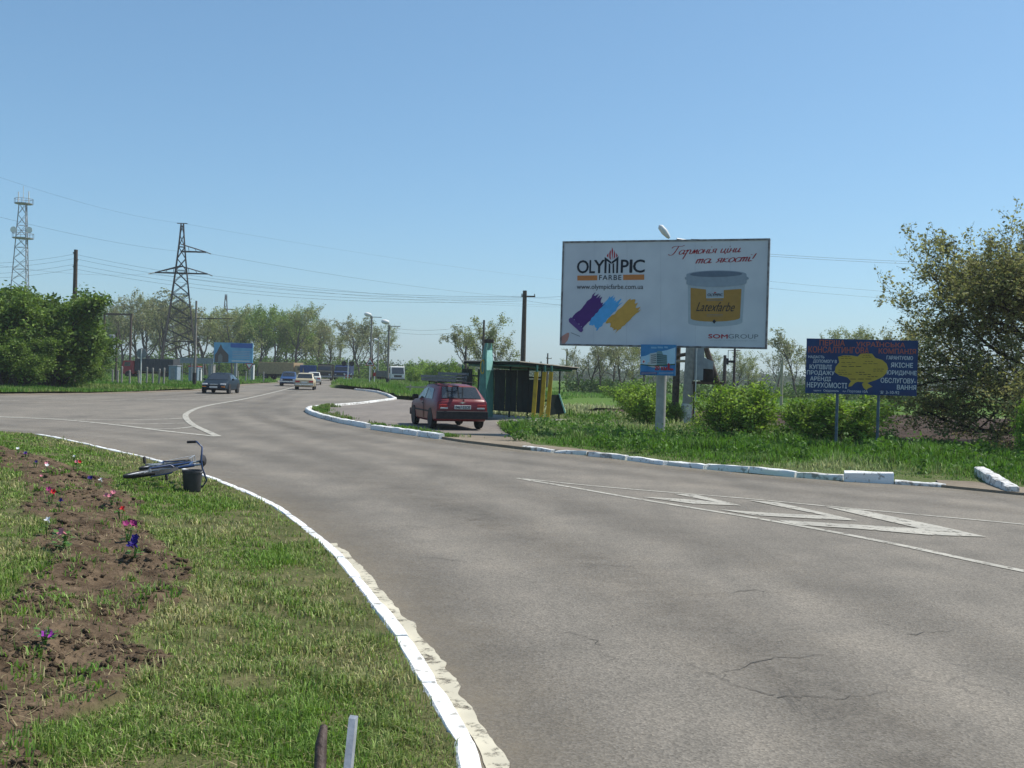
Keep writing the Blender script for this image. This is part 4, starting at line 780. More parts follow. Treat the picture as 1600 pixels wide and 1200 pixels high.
q.poly([(415, 290), (470, 276), (545, 278), (600, 288), (625, 265), (680, 258), (735, 262), (765, 300), (830, 320), (870, 355), (884, 400), (868, 440), (835, 475), (770, 505), (715, 522), (690, 532), (740, 565), (700, 580), (680, 597), (655, 575), (640, 540), (660, 525), (600, 520), (575, 530), (545, 560), (515, 565), (520, 540), (540, 515), (505, 480), (470, 470), (430, 462), (385, 430), (395, 380), (430, 340)], I_y, 1, 'map_shape')
for t, x0, y0, x1, y1 in (('ОХОРОНА', 445, 284, 535, 294), ('КВАРТИРИ', 445, 302, 548, 312), ('ЮРИДИЧНИЙ', 448, 338, 584, 348), ('ОПІК', 515, 356, 540, 366), ('КОРИСНІ ПОРАДИ', 448, 374, 642, 386), ('ОДЕСА', 420, 408, 490, 418), ('ЗЕМЕЛЬНІ', 418, 428, 505, 438), ('НЕРУХОМІСТЬ', 420, 446, 550, 456), ('ПРОДАЖ', 582, 428, 670, 440), ('ПРИМІЩЕНЬ', 612, 448, 728, 460), ('МАЙСТЕРНІ', 692, 468, 790, 480), ('ПЕРЕВІРКА ДОКУМЕНТІВ', 530, 490, 735, 502), ('ОЦІНКА', 650, 272, 715, 282), ('КРЕДИТ', 640, 290, 730, 300), ('ЗАСТАВА', 668, 330, 745, 340), ('НЕРУХОМОСТІ', 650, 350, 790, 360), ('ДОНЕЦЬКА', 745, 400, 850, 410), ('РОБОТА', 745, 418, 835, 428)): [q.poly([(xa, y0+1), (xa+len(t)*0+(x1-x0)*.26, y0+2), (xa+(x1-x0)*.26, y1-3), (xa, y1-4)], I_bk, 2) for xa in (x0, x0+(x1-x0)*.36, x0+(x1-x0)*.7)]

# ------------------------------------------------------------------ bus shelter
M_teal = mat('teal_paint', (.06, .2, .17), (.04, .14, .12), 4, .6, .2); M_tealL = mat('pale_lit_teal', (.28, .55, .5), (.22, .45, .42), 4, .6)  # the paler teal puts sunlight on pylon and skirt into the colour
M_dgreen = mat('dark_green_paint', (.01, .022, .017), (.007, .015, .012), 4, .7, .2); M_yel = mat('yellow_paint', (.5, .36, .03), (.38, .27, .03), 5, .6, .2); M_roof = mat('rusty_sheet', (.55, .5, .42), (.4, .34, .27), 4, .8)
sh0 = base(830, 40); bus = thing('bus_shelter', 'green metal bus shelter with flat roof, tall teal pylon and three yellow boards', 'bus shelter', (sh0.x, sh0.y, .05))
L = lambda v: Vector(v)-Vector((sh0.x, sh0.y, .05))
C0 = at(812, 564, 38.6); Lf = at(721, 563, 41.2); Rr = at(906, 574, 42.2); Bk = Lf+Rr-C0
mb = MB(); mb.prism([L(C0), L(Rr), L(Bk), L(Lf)], (0, 0, -.033)); mb.build('roof', M_roof, bus)
mb = MB(); cen = (C0+Bk)/2; ins = [cen+(p-cen)*.96 for p in (C0, Rr, Bk, Lf)]; mb.prism([L(p)+Vector((0, 0, -.034)) for p in ins], (0, 0, -.08)); mb.build('roof_soffit', M_dgreen, bus)
for a, b in ((C0, Rr), (C0, Lf), (Lf, Bk), (Rr, Bk)):
    a2, b2 = cen+(a-cen)*.86, cen+(b-cen)*.86; mb = MB(); mb.tube([L(a2)+Vector((0, 0, -.15)), L(b2)+Vector((0, 0, -.15))], .05, 4); mb.build('roof_beam', M_teal, bus)
def quad_panel(name, pts, th, m): 
    n = (Vector(pts[1])-Vector(pts[0])).cross(Vector(pts[3])-Vector(pts[0])).normalized(); mb = MB(); mb.prism([L(p) for p in pts], n*th); return mb.build(name, m, bus)
def ground_at(px, d, z): p = base(px, d); return Vector((p.x, p.y, z))
w0, w1 = ground_at(722, 43.5, 0), ground_at(846, 40.2, 0); wd = (w1-w0)
nplank = 14
for i in range(nplank):      # wall of vertical sheets
    a, b = w0+wd*(i/nplank+.003), w0+wd*((i+1)/nplank-.003); top = 1.98 if i < 12 else 1.62
    if i in (2,): continue
    quad_panel('wall_sheet', [a+Vector((0, 0, .3)), b+Vector((0, 0, .3)), b+Vector((0, 0, top)), a+Vector((0, 0, top))], .02+.012*(i % 2), M_dgreen)
for t in (.0, .24, .62, .84, 1.0):
    p = w0+wd*t+Vector((.02, .07, 0)); zt = C0.z-.16; mb = MB(); mb.box(L(p+Vector((0, 0, zt/2))), (.07, .07, zt)); mb.build('wall_post', M_teal if t < .1 else M_dgreen, bus)
mb = MB()
for z in (.6, 1.7): mb.tube([L(w0+Vector((0, .05, z))), L(w1+Vector((0, .05, z)))], .03, 4)
mb.build('wall_rail', M_dgreen, bus)
# yellow boards
for (xt, xb, dq) in ((838, 833, 39.5), (850.5, 845.5, 39.8), (861, 855.5, 40.1)):
    t = at(xt, 581, dq); b = at(xb, 652, dq); rt = Vector((.075, -.02, 0)); bk = Vector((.012, .06, 0))
    mb = MB(); mb.prism([L(b-rt), L(b+rt), L(t+rt), L(t-rt)], bk); mb.build('yellow_board', M_yel, bus)
    mb = MB(); mb.tube([L(t+Vector((.02, .04, -.05))), L(Vector((t.x+.02, t.y+.04, C0.z-.13)))], .045, 5); mb.tube([L(b+Vector((0, .05, .05))), L(Vector((b.x, b.y+.05, -.02)))], .05, 5); mb.build('board_post', M_teal, bus)
# slanted side skirt and its right edge, coloured pale to look sunlit
pts = [at(857, 617, 40.6), at(873, 616.5, 40.9), at(882, 646, 40.9), at(857, 649, 40.6)]
quad_panel('side_skirt', pts, .05, M_dgreen)
mb = MB(); mb.prism([L(at(872.5, 615.5, 40.85)), L(at(874.5, 615.5, 40.85)), L(at(884, 645, 40.85)), L(at(882, 646, 40.85))], (0.02, .25, 0)); mb.build('skirt_lit_edge', M_tealL, bus)
mb = MB(); mb.tube([L(at(875, 579, 41.3)), L(Vector((at(874, 616, 41.3).x, 41.3, 0)))], .035, 6); mb.build('corner_post', M_dgreen, bus)
mb = MB(); mb.prism([L(at(849, 605, 40.4)), L(at(851, 605, 40.4)), L(at(853.5, 617, 40.4)), L(at(851, 617, 40.4))], (0, .1, 0)); mb.build('pale_strip', M_tealL, bus)  # thin pale teal strip between the yellow boards
# tall folded pylon
pd = 39.2; rows = []
for py, xl, xm, xr in ((652, 746, 759, 770), (612, 748, 759.5, 771), (575, 751, 759, 771), (550, 755, 759, 769.5), (536, 758, 761, 769)):
    l_, m_, r_ = at(xl, py, pd+.1), at(xm, py, pd-.3), at(xr, py, pd+.55); bkk = Vector((-.02, .25, 0)); rows.append([L(l_), L(m_), L(r_), L(r_+bkk), L(l_+bkk)])
mb = MB(); mb.loft(rows); mb.build('pylon', M_teal, bus)
l_, r_ = at(757, 532.5, pd), at(771, 533, pd); mb = MB(); mb.box(L((l_+r_)/2+Vector((0, .2, 0))), (.36, .5, .13)); mb.build('pylon_cap', mat('rusty_cap', (.09, .07, .06), (.05, .04, .035), 9, .9), bus)
rowp = lambda k, t, u: rows[k][1].lerp(rows[k][2], u).lerp(rows[k+1][1].lerp(rows[k+1][2], u), t)
mb = MB(); mb.prism([rowp(1, .9, .08), rowp(1, .9, .92), rowp(2, .9, .92), rowp(3, .2, .9), rowp(3, .2, .1), rowp(2, .5, .08)], (.012, -.004, 0)); mb.build('pylon_lit_face', M_tealL, bus)  # sunlit upper face of the pylon, painted as a paler overlay
ec = (at(751.5, 573, pd)+at(757, 573, pd))/2+Vector((0, -.16, 0)); mb = MB(); mb.tube([L(ec+Vector((.075*math.cos(t), .0, .26*math.sin(t)))) for t in (2*math.pi*i/16 for i in range(17))], .025, 5); mb.build('emblem_ring', M_yel, bus)
# concrete slab under shelter
mb = MB(); ctr = Vector((sh0.x-1.2, 41.2, 0)); mb.box(L(ctr+Vector((.3, 0, .035))), (4.4, 3.6, .06), -.62); mb.build('floor_slab', M_conc, bus)

# ------------------------------------------------------------------ poles, lamps, transformer
M_pole2 = mat('grey_pole', (.27, .25, .22), (.2, .18, .16), 8, .9)
def pole(px, ytop, d, r=.11, m=None, label='', name='utility_pole', cross=None, dx=0, ins=True, foot=None):
    b = base(px, d); top = at(px, ytop, d).z; t = thing(name, label, 'pole', b)
    mb = MB(); mb.tube([(0, 0, -.2), (dx*.5, 0, top*.5), (dx, 0, top)], [r*1.15, r, r*.8], 10); mb.build('shaft', m or M_pole, t, smooth=50)
    if cross:
        for (z, w) in cross:
            c = MB(); c.box((dx+w*.25, -.1, z), (w, .08, .09)); c.build('crossarm', m or M_pole, t)
            for k in (-.2, .7):
                c = MB(); c.lathe([(.03, 0), (.05, .05), (.03, .12)], 8, c=(dx+w*k, -.1, z+.05)); c.build('insulator', M_insul, t, smooth=40)
    elif ins:
        for k in range(3):
            c = MB(); c.lathe([(.03, 0), (.05, .05), (.03, .12)], 8, c=(dx+(.17 if k % 2 else -.17), -.02, top-.3-k*.5)); c.tube([(dx, 0, top-.34-k*.5), (dx+(.17 if k % 2 else -.17), -.02, top-.3-k*.5)], .015, 4); c.build('insulator', M_insul, t, smooth=40)
    if foot: c = MB(); c.lathe([(r*1.6, -.1), (r*1.55, foot)], 10); c.build('pole_stub', M_black, t, smooth=50)
    return t
pole(114, 390, 76, .17, label='dark weathered wooden utility pole rising from behind the leafy thicket')
t = pole(304, 470, 84, .1, M_pole2, label='tall concrete pole with a long thin side arm and black stub, beside the grey kiosks', foot=1.2, ins=False)
zc = at(330, 498, 84).z; mb = MB(); mb.tube([(0, 0, zc), (3.0, .0, zc+.04)], .04, 5); mb.build('side_arm', M_black, t)
def lamp_pole(px, ytop, d, lx, ly, label, arm=True):
    t = pole(px, ytop, d, .12, M_pole2, label, 'street_lamp', ins=False, foot=1.0); t['category'] = 'street lamp'; top = at(px, ytop, d).z
    dx = (lx-px)*d/FPX; zl = at(px, ly, d).z
    mb = MB(); mb.tube([(0, 0, top-.2), (dx*.4, 0, zl+.05), (dx*.8, 0, zl+.1)], .045, 6); mb.build('lamp_arm', M_steel, t)
    mb = MB(); mb.lathe([(.05, -.5), (.2, -.35), (.26, 0), (.2, .3), (.06, .42)], 10, M=Matrix.Rotation(R(80)*(1 if dx > 0 else -1), 3, 'Y'), c=(dx, 0, zl)); mb.build('lamp_head', M_wht, t, smooth=50)
    mb = MB(); mb.box((.5, 0, top-.1), (1.4, .08, .07)); mb.build('crossarm', M_pole, t)
    return t
lamp_pole(578.5, 494, 122, 572, 491.5, 'street lamp with twin-level arm beside the crossing triangle sign')
lamp_pole(606, 508, 110, 599.5, 503, 'street lamp with black footing in front of the white truck')
lamp_pole(590, 526, 165, 586, 531, 'distant small street lamp between the two taller ones')
pole(816.5, 454, 66, .17, label='bare wooden pole with short crossarm behind the bus shelter roof', cross=[(at(816, 463, 66).z, .9)])
pole(754, 500, 95, .12, label='thin dark pole standing in the crown of the tree behind the shelter')
pole(727, 540, 95, .1, label='short dark pole behind the left end of the shelter roof')
pole(855, 552, 150, .13, label='far pole seen above the shelter roof', cross=[(at(855, 560, 150).z, .8)])
pole(885, 545, 150, .13, label='far thin pole left of the bare field trees', ins=False)
pole(1132, 555, 60, .11, label='stubby dark pole beyond the transformer brace', ins=False)
t = pole(1147, 540, 55, .07, label='slim steel pole with black switch gear beyond the bright bushes', ins=False)
zz_ = at(1147, 565, 55).z; mb = MB(); mb.box((-.2, 0, zz_), (.45, .15, .12)); mb.box((-.38, 0, zz_), (.1, .2, .35)); mb.tube([(0, 0, zz_+.6), (-.35, 0, zz_+.6), (-.35, 0, zz_+.2)], .02, 4); mb.tube([(0, 0, zz_+.6), (.3, 0, zz_+.6)], .02, 4); mb.build('switch_gear', M_black, t)
pole(1222, 562, 80, .1, label='light wooden pole with a leaning brace in the meadow', m=mat('pale_wood', (.45, .38, .29), (.33, .28, .21), 8, .9), ins=False)
a, b = base(1203, 80), at(1222, 575, 80); mb = MB(); mb.tube([(a.x, 80, -.1), (b.x-.05, 80, b.z)], .07, 6); o = mb.build('pole_brace', MATS['pale_wood']); tag(o, 'pale slanting timber brace against the light wooden pole', 'brace')
# transformer station on poles, behind the billboard
tb = base(1077, 40); tr = thing('transformer_station', 'pole-mounted grey transformer box with timber legs and braces behind the billboard', 'transformer', tb)
X = lambda px, d=40: (px-1077)*d/FPX
def zt_(px, py, d=40): return at(px, py, d).z
topz = at(1064, 376, 40).z
mb = MB(); mb.tube([(X(1074), 0, -.2), (X(1079), 0, 4), (X(1081.5), 0, topz)], [.2, .18, .13], 10); mb.build('concrete_pole', M_conc, tr, smooth=50)
mb = MB(); mb.tube([(X(1073.5), -.012, 0), (X(1074.6), -.012, .85)], .213, 10); mb.build('whitewash_band', M_whitew, tr, smooth=50)
mb = MB(); mb.tube([(X(1059.5), .5, -.2), (X(1061), .5, 6.5)], .14, 8); mb.build('timber_pole', M_pole, tr, smooth=50)
mb = MB(); mb.tube([(X(1058), .4, zt_(1060, 556)), (X(1080), .2, zt_(1075, 552))], .08, 6); mb.build('cross_timber', M_pole, tr); mb = MB(); mb.tube([(X(1058), .4, zt_(1060, 564)), (X(1080), .2, zt_(1075, 564))], .06, 6); mb.build('cross_timber', mat('pale_wood', (.45, .38, .29)), tr)
mb = MB(); mb.tube([(X(1103), .3, zt_(1103, 540)), (X(1150), .2, -.1)], .11, 8); mb.build('diagonal_brace', M_pole, tr, smooth=50)
bx0, bx1, bx2 = X(1084), X(1098), X(1113); zb = zt_(1090, 594)
mb = MB(); zz1, zz2, zz3, zz4 = zt_(1090, 538), zt_(1100, 559), zt_(1113, 565), zt_(1112, 577)
mb.prism([(bx0, -.1, zb), (bx1, -.1, zb), (bx1, -.1, zz4+.02), (bx2, -.1, zz4), (bx2+.02, -.1, zz3), (bx1+.02, -.1, zz2), (bx1, -.1, zz1), (bx0, -.1, zz1)], (0, .9, 0)); mb.build('cabinet', mat('cabinet_grey', (.34, .37, .4), (.27, .29, .31), 5, .6, .1), tr)
mb = MB(); mb.lathe([(.22, -.25), (.3, -.1), (.3, .35), (.1, .4)], 12, c=(bx1+.22, .3, zt_(1104, 588))); mb.build('transformer_tank', M_black, tr, smooth=40)
mb = MB(); mb.box((bx0+.45, .3, zb-.1), (1.3, .9, .1)); mb.box((bx0+.1, .3, (zb-.15)/2), (.09, .09, zb-.15)); mb.box((bx0+1.0, .3, (zb-.15)/2), (.09, .09, zb-.15)); mb.box((bx0+.55, .3, zt_(1090, 619)), (1.0, .05, .06)); mb.build('support_frame', mat('rusty_iron', (.1, .06, .045), (.06, .04, .03), 8, .9), tr)
mb = MB(); mb.tube([(X(1078)+.2, -.16, .2), (X(1079)+.19, -.17, 2.2), (X(1080)+.16, -.15, 3.6)], .022, 5); mb.build('cable_conduit', M_wht, tr)
lz = topz; mb = MB(); mb.tube([(X(1081), 0, lz-.3), (X(1068), -.1, lz), (X(1050), -.2, at(1050, 374, 40).z)], .035, 6); mb.build('lamp_arm', M_steel, tr)
la, lb = at(1046, 372, 39.8), at(1030, 352, 39.7); o2 = Vector((tb.x, tb.y, 0)); d_ = (la-lb).normalized(); 
mb = MB(); pts = [lb+(la-lb)*t-o2 for t in (0, .12, .5, .85, 1)]; mb.tube(pts, [.03, .11, .13, .09, .05], 10); mb.build('lamp_head', M_wht, tr, smooth=60)
mb = MB(); mb.box((X(1081.5)+.05, 0, topz+.02), (.5, .1, .1)); mb.build('crossarm', M_pole, tr)

# lattice towers
def lattice(root, H, wf, nsec, m, rl, rb, sides=4):
    zs = [H*i/nsec for i in range(nsec+1)]
    cor = lambda z: [Vector((math.cos(2*math.pi*(k+.5)/sides+.3)*wf(z)/math.sqrt(2), math.sin(2*math.pi*(k+.5)/sides+.3)*wf(z)/math.sqrt(2), z)) for k in range(sides)]
    for k in range(sides):
        mb = MB(); mb.tube([cor(z)[k] for z in zs], rl, 4); mb.build('leg', m, root)
    mb = MB()
    for i in range(nsec):
        a, b = cor(zs[i]), cor(zs[i+1])
        for k in range(sides):
            mb.tube([a[k], b[(k+1) % sides]], rb, 3); mb.tube([a[(k+1) % sides], b[k]], rb, 3)
            if i % 2 == 0: mb.tube([b[k], b[(k+1) % sides]], rb, 3)
    mb.build('bracing', m, root); return cor
pdp = 160; pb = base(279, pdp); py_t = at(286, 349, pdp); PH = py_t.z
py = thing('power_pylon', 'tall dark lattice power pylon with crossarms above the bare trees', 'pylon', pb)
lattice(py, PH, lambda z: 5.2*(1-z/PH)**1.25+.35+.35*(1-z/PH), 13, M_lattice, .12, .055)
def zp(yv): return at(286, yv, pdp).z
arms = {}
for nm, yv, xl, xr in (('low', 427, 240, 323), ('top', 393, 280, 320)):
    z = zp(yv); x0, x1 = (xl-281)*pdp/FPX, (xr-281)*pdp/FPX; mb = MB()
    for (a, b) in ((x0, 0), (x1, 0)):
        if abs(a) < .5: continue
        for yy_ in (-.5, .5): mb.tube([(a, 0, z), (0, yy_, z)], .1, 4); mb.tube([(a, 0, z), (0, yy_, z+1.1)], .08, 4)
        for t in (.3, .6): mb.tube([(a*t, 0, z), (a*t*.9, 0, z+1.1*(1-t))], .05, 3)
        c = MB(); c.tube([(a, 0, z), (a+(1.0 if a > 0 else -1.0)*.8, -.5, z-.3)], .1, 6); c.build('insulator_string', M_insul, py)
    mb.build('crossarm', M_lattice, py); arms[nm] = (pb.x+x0, pb.x+x1, z)
mb = MB(); mb.box((0, 0, PH), (1.6, .12, .12)); mb.build('peak_bar', M_lattice, py)
b2 = base(350, 420); ps = thing('power_pylon', 'small distant lattice pylon peeking over the tree row', 'pylon', b2); ph2 = at(350, 460, 420).z
lattice(ps, ph2, lambda z: 5*(1-z/ph2)**1.2+.5, 8, M_lattice, .2, .09); mb = MB(); mb.tube([(0, 0, at(350, 483, 420).z), (3.2, 0, at(350, 483, 420).z)], .2, 4); mb.build('crossarm', M_lattice, ps)
ct0 = base(31, 250); ct = thing('cell_tower', 'slim grey lattice antenna tower with two ring platforms behind the thicket', 'tower', ct0); ch = at(33, 318, 250).z
lattice(ct, ch, lambda z: 3.8*(1-z/ch)+1.5, 15, M_latg, .13, .06, 3)
for yv, rr in ((318, 2.1), (372, 2.4)):
    z = at(33, yv, 250).z; mb = MB(); mb.lathe([(rr, -.12), (rr, .06)], 14, c=(0, 0, z)); 
    for k in range(14): a = 2*math.pi*k/14; mb.tube([(rr*math.cos(a), rr*math.sin(a), z), (rr*math.cos(a), rr*math.sin(a), z+1.1)], .05, 3)
    mb.tube([(rr*math.cos(2*math.pi*k/14), rr*math.sin(2*math.pi*k/14), z+1.1) for k in range(15)], .06, 4); mb.build('platform', M_latg, ct)
for dx_, y0, y1 in ((-1.2, 318, 300), (0, 318, 291), (1.3, 318, 299)):
    mb = MB(); mb.tube([(dx_, -.3, at(33, y0, 250).z), (dx_, -.3, at(33, y1, 250).z)], .13 if dx_ else .07, 6); mb.build('antenna', M_wht, ct)
for dx_ in (-1.9, 1.9):
    mb = MB(); mb.lathe([(.1, 0), (.75, .25), (.8, .4), (.05, .42)], 14, M=Matrix.Rotation(R(90), 3, 'X') , c=(dx_, -.6, at(33, 360, 250).z)); mb.build('dish', M_wht, ct, smooth=40)
    mb = MB(); mb.tube([(0, -.2, at(33, 360, 250).z), (dx_, -.6, at(33, 360, 250).z)], .06, 4); mb.build('dish_arm', M_latg, ct)

# ------------------------------------------------------------------ overhead wires
M_wire = mat('wire', (.03, .03, .035), (.05, .05, .05), 3, .6)
def wire(a, b, sag, r, label, group):
    a, b = Vector(a), Vector(b); n = 20; pts = [a.lerp(b, i/n)+Vector((0, 0, -4*sag*(i/n)*(1-i/n))) for i in range(n+1)]
    mb = MB(); mb.tube(pts, r*.45, 4); o = mb.build('overhead_wire', M_wire); tag(o, label, 'wire', group)
for dz, ya, yb in ((0, 397, 463), (0, 404, 465), (0, 413, 467), (0, 420, 470)):
    wire(at(116, ya, 76), at(819, yb, 66), .9, .016, 'thin wire strung between the wooden pole at the thicket and the shelter pole', 'wires to the shelter pole')
    wire(at(116, ya, 76), at(-150, ya+8, 74), .5, .016, 'thin wire running from the thicket pole out over the road', 'wires leaving the thicket pole')
for yb, yc in ((464, 430), (469, 470)): wire(at(819, yb, 66), at(1064, yc, 41), .3, .014, 'thin wire from the shelter pole to the transformer behind the billboard', 'wires to the transformer')
for ya, yb, d in ((388, 402, 40), (391, 406, 40), (434, 460, 48), (445, 470, 48)): wire(at(1081 if d == 40 else 1150, ya, d), at(1760, yb+10, 52), .25, .013 if d == 40 else .009, 'thin wire running from the transformer poles past the spreading tree', 'wires right of the billboard')
far = lambda y: at(1060, y, 380)
wire((arms['low'][0]-.8, pdp-.5, arms['low'][2]-.3), far(474), 3, .035, 'high-voltage cable from the left lower arm of the pylon', None)
wire((arms['low'][1]+.8, pdp-.5, arms['low'][2]-.3), far(470), 3, .035, 'high-voltage cable from the right lower arm of the pylon', None)
wire((arms['top'][1]+.8, pdp-.5, arms['top'][2]-.3), far(462), 4, .035, 'high-voltage cable from the upper arm of the pylon', None)
wire((pb.x, pdp, PH), far(450), 2, .022, 'thin earth wire leaving the pylon peak toward the fields', None)
wire((pb.x, pdp, PH), at(-200, 205, 70), 1.0, .016, 'thin earth wire rising from the pylon peak over the thicket', None)
wire((arms['top'][1]+.3, pdp-.3, arms['top'][2]-.2), at(-200, 285, 72), 1.0, .022, 'high-voltage cable coming in to the upper pylon arm over the thicket', None)
wire((arms['low'][0]-.3, pdp-.3, arms['low'][2]-.2), at(-200, 380, 72), 1.0, .02, 'high-voltage cable coming in to the left lower pylon arm', None)
for ya, yb in ((511, 505), (517, 512)): wire(at(606, ya, 110), at(754, yb, 95), .5, .02, 'thin wire between the lamp posts and the pole in the tree', 'wires left of the shelter tree')

# ------------------------------------------------------------------ vehicles
def wheel_meshes(r, wd):
    M = Matrix.Rotation(R(90), 3, 'X'); h = wd/2
    a = MB(); a.lathe([(r*.62, -h), (r*.9, -h), (r, -h*.6), (r, h*.6), (r*.9, h), (r*.62, h)], 20, M)
    b = MB(); b.lathe([(r*.62, -h*.7), (r*.6, -h*.95), (r*.3, -h*.75), (r*.2, -h*1.0), (.01, -h*1.0)], 20, M, cap=False); b.lathe([(r*.62, h*.7), (r*.6, h*.95), (r*.3, h*.75), (r*.2, h*1.0), (.01, h*1.0)], 20, M, cap=False)
    return a.mesh('tyre', 40), b.mesh('rim', 40)
def add_wheels(t, spots, r, wd, rim=None):
    tm, rm = wheel_meshes(r, wd)
    for x, y in spots:
        e = link('wheel', tm, M_rubber, t, (x, y, r)); link('rim', rm, rim or M_rim, e)
class Car:
    """x forward, built from stations (x, zlow, zbelt, zroof, half width belt, half width roof)"""
    def __init__(s, name, label, loc, heading, st, body, W): 
        s.st = st; s.t = thing(name, label, 'car', loc, heading); s.body = body; rings = []
        for x, zl, zb, zr, wb, wr in st:
            zm = zl+(zb-zl)*.45; half = [(wb*.9, zl), (wb*.985, zl+.07), (wb*1.0, zm), (wb*.97, zb-.03), (wb*.945, zb)]
            if zr-zb > .15: half += [(wr+.02, zr-.09), (wr*.93, zr-.025), (wr*.5, zr)]
            else: half += [(wb*.92, (zb+zr)/2), (wb*.85, zr-.004), (wb*.45, zr)]
            rings.append([Vector((x, y, z)) for y, z in half]+[Vector((x, -y, z)) for y, z in reversed(half)])
        mb = MB(); mb.loft(rings); s.o = mb.build('body', body, s.t, smooth=32); s.rings = rings
    def lerp(s, x):
        for a, b in zip(s.st[:-1], s.st[1:]):
            if a[0] <= x <= b[0]: t = (x-a[0])/(b[0]-a[0]); return [p+(q-p)*t for p, q in zip(a, b)]
        return s.st[-1]
    def side(s, pts, m, name='side_window', off=.012):       # pts: (x, t) t=0 belt .. 1 roof edge
        for sg in (1, -1):
            q = []
            for x, t in pts:
                _, zl, zb, zr, wb, wr = s.lerp(x); y0, z0, y1, z1 = wb*.945, zb, wr+.02, zr-.09; q.append((x, sg*(y0+(y1-y0)*t+off), z0+(z1-z0)*t))
            mb = MB(); mb.poly(q); mb.build(name, m, s.t)
    def ends(s, xa, xb, ta, tb, m, name, inset=.1, off=.012):
        A, B = s.lerp(xa), s.lerp(xb); 
        ya = (A[4]*.85 if A[3]-A[2] < .15 else A[5])-inset*.6; yb = B[5]*.93-inset*.4; n = Vector((-(B[3]-A[3]), 0, B[0]-A[0])); n = n*(1 if n.z > 0 else -1); n.normalize()
        p = lambda t: (A[0]+(B[0]-A[0])*t, ya+(yb-ya)*t, A[3]+(B[3]-A[3])*t); a, b = p(ta), p(tb); o = n*off
        mb = MB(); mb.poly([Vector((a[0], -a[1], a[2]))+o, Vector((a[0], a[1], a[2]))+o, Vector((b[0], b[1], b[2]))+o, Vector((b[0], -b[1], b[2]))+o]); return mb.build(name, m, s.t)
    def bx(s, name, c, d, m, b=.012): mb = MB(); mb.bbox(c, d, min(b, min(d)*.3)); return mb.build(name, m, s.t)
def paint(name, c, rough=.3, spec=.5): return mat(name, c, tuple(x*.85 for x in c), 3, rough, .04, spec=spec)

# red hatchback parked at the stop
p = gp(716, 672); red_h = R(90+17.5); hd = Vector((math.cos(red_h), math.sin(red_h), 0)); rear = base(724, 31.2)
st = [(-2.0, .38, .80, .83, .74, .72), (-1.96, .30, .86, .90, .80, .72), (-1.88, .27, .88, .95, .82, .74), (-1.42, .24, .89, 1.34, .825, .60), (-.3, .22, .89, 1.40, .825, .62), (.25, .22, .89, 1.38, .825, .61), (.98, .22, .88, .93, .82, .70), (1.75, .24, .76, .80, .80, .70), (1.95, .30, .66, .70, .76, .68), (2.0, .36, .60, .62, .72, .66)]
rc = Car('red_hatchback', 'dark red three-door hatchback parked at the bus stop with ladders on its roof', rear+hd*2.0+Vector((0, 0, .055)), red_h, st, paint('cherry_red', (.16, .005, .011), .35), 1.64)
rc.ends(-1.9, -1.42, .06, .9, M_glass, 'rear_window'); rc.ends(.25, .98, .1, .92, M_glass, 'windscreen')
rc.side([(-1.28, .08), (-.32, .08), (-.3, .92), (-.95, .92)], M_glass); rc.side([(-.24, .08), (.72, .1), (.3, .9), (-.22, .92)], M_glass)
rc.bx('rear_bumper', (-2.0, 0, .46), (.14, 1.6, .24), M_black); rc.bx('front_bumper', (2.0, 0, .42), (.14, 1.56, .22), M_black); rc.bx('licence_plate', (-2.03, 0, .70), (.02, .52, .12), M_plate)
me = text_mesh('0467-52OE', (-.23, .655, .23, .745), bold=.01); o = link('lettering', me, I_navy, rc.t); o.rotation_euler = (0, 0, R(-90)); o.location = (-2.046, 0, 0)
for sg in (1, -1):
    rc.bx('tail_light', (-2.005, sg*.6, .715), (.03, .27, .13), M_red); rc.bx('reversing_light', (-2.012, sg*.58, .67), (.03, .24, .05), M_plate); rc.bx('wing_mirror', (.62, sg*.9, .95), (.09, .2, .14), M_black, .03); rc.bx('headlight', (1.975, sg*.52, .58), (.06, .3, .14), M_lamp)
    rc.bx('side_trim', (-.1, sg*.832, .54), (2.3, .015, .05), M_black); mb = MB(); mb.tube([(-.28, sg*.832, .30), (-.28, sg*.835, .86)], .008, 4); mb.build('door_seam', M_black, rc.t); rc.bx('door_handle', (-.12, sg*.83, .76), (.14, .03, .03), M_black)
    for x in (-1.2, 1.26): mb = MB(); mb.lathe([(.31, -.01), (.31, .012)], 20, Matrix.Rotation(R(90), 3, 'X'), c=(x, sg*.822, .335)); mb.build('wheel_arch', M_black, rc.t)
mb = MB(); mb.tube([(-1.955, -.05, .93), (-1.84, .42, 1.02)], .008, 4); mb.tube([(-1.95, -.05, .9), (-1.955, -.05, .94)], .02, 6); mb.build('rear_wiper', M_black, rc.t)
mb = MB(); mb.prism([(-1.99, -.12, .835), (-1.99, -.03, .825), (-1.99, 0, .80), (-1.99, .03, .825), (-1.99, .12, .835), (-1.99, .03, .85), (-1.99, 0, .87), (-1.99, -.03, .85)], (-.012, 0, 0)); mb.build('emblem', M_chrome, rc.t)
add_wheels(rc.t, [(-1.2, .735), (-1.2, -.735), (1.26, .735), (1.26, -.735)], .28, .165)
mb = MB()
for x in (-.85, .15):
    mb.tube([(x, -.6, 1.45), (x, .6, 1.45)], .016, 6)
    for y in (-.56, .56): mb.tube([(x, y, 1.36), (x, y, 1.45)], .015, 5)
mb.build('roof_rack', M_black, rc.t)
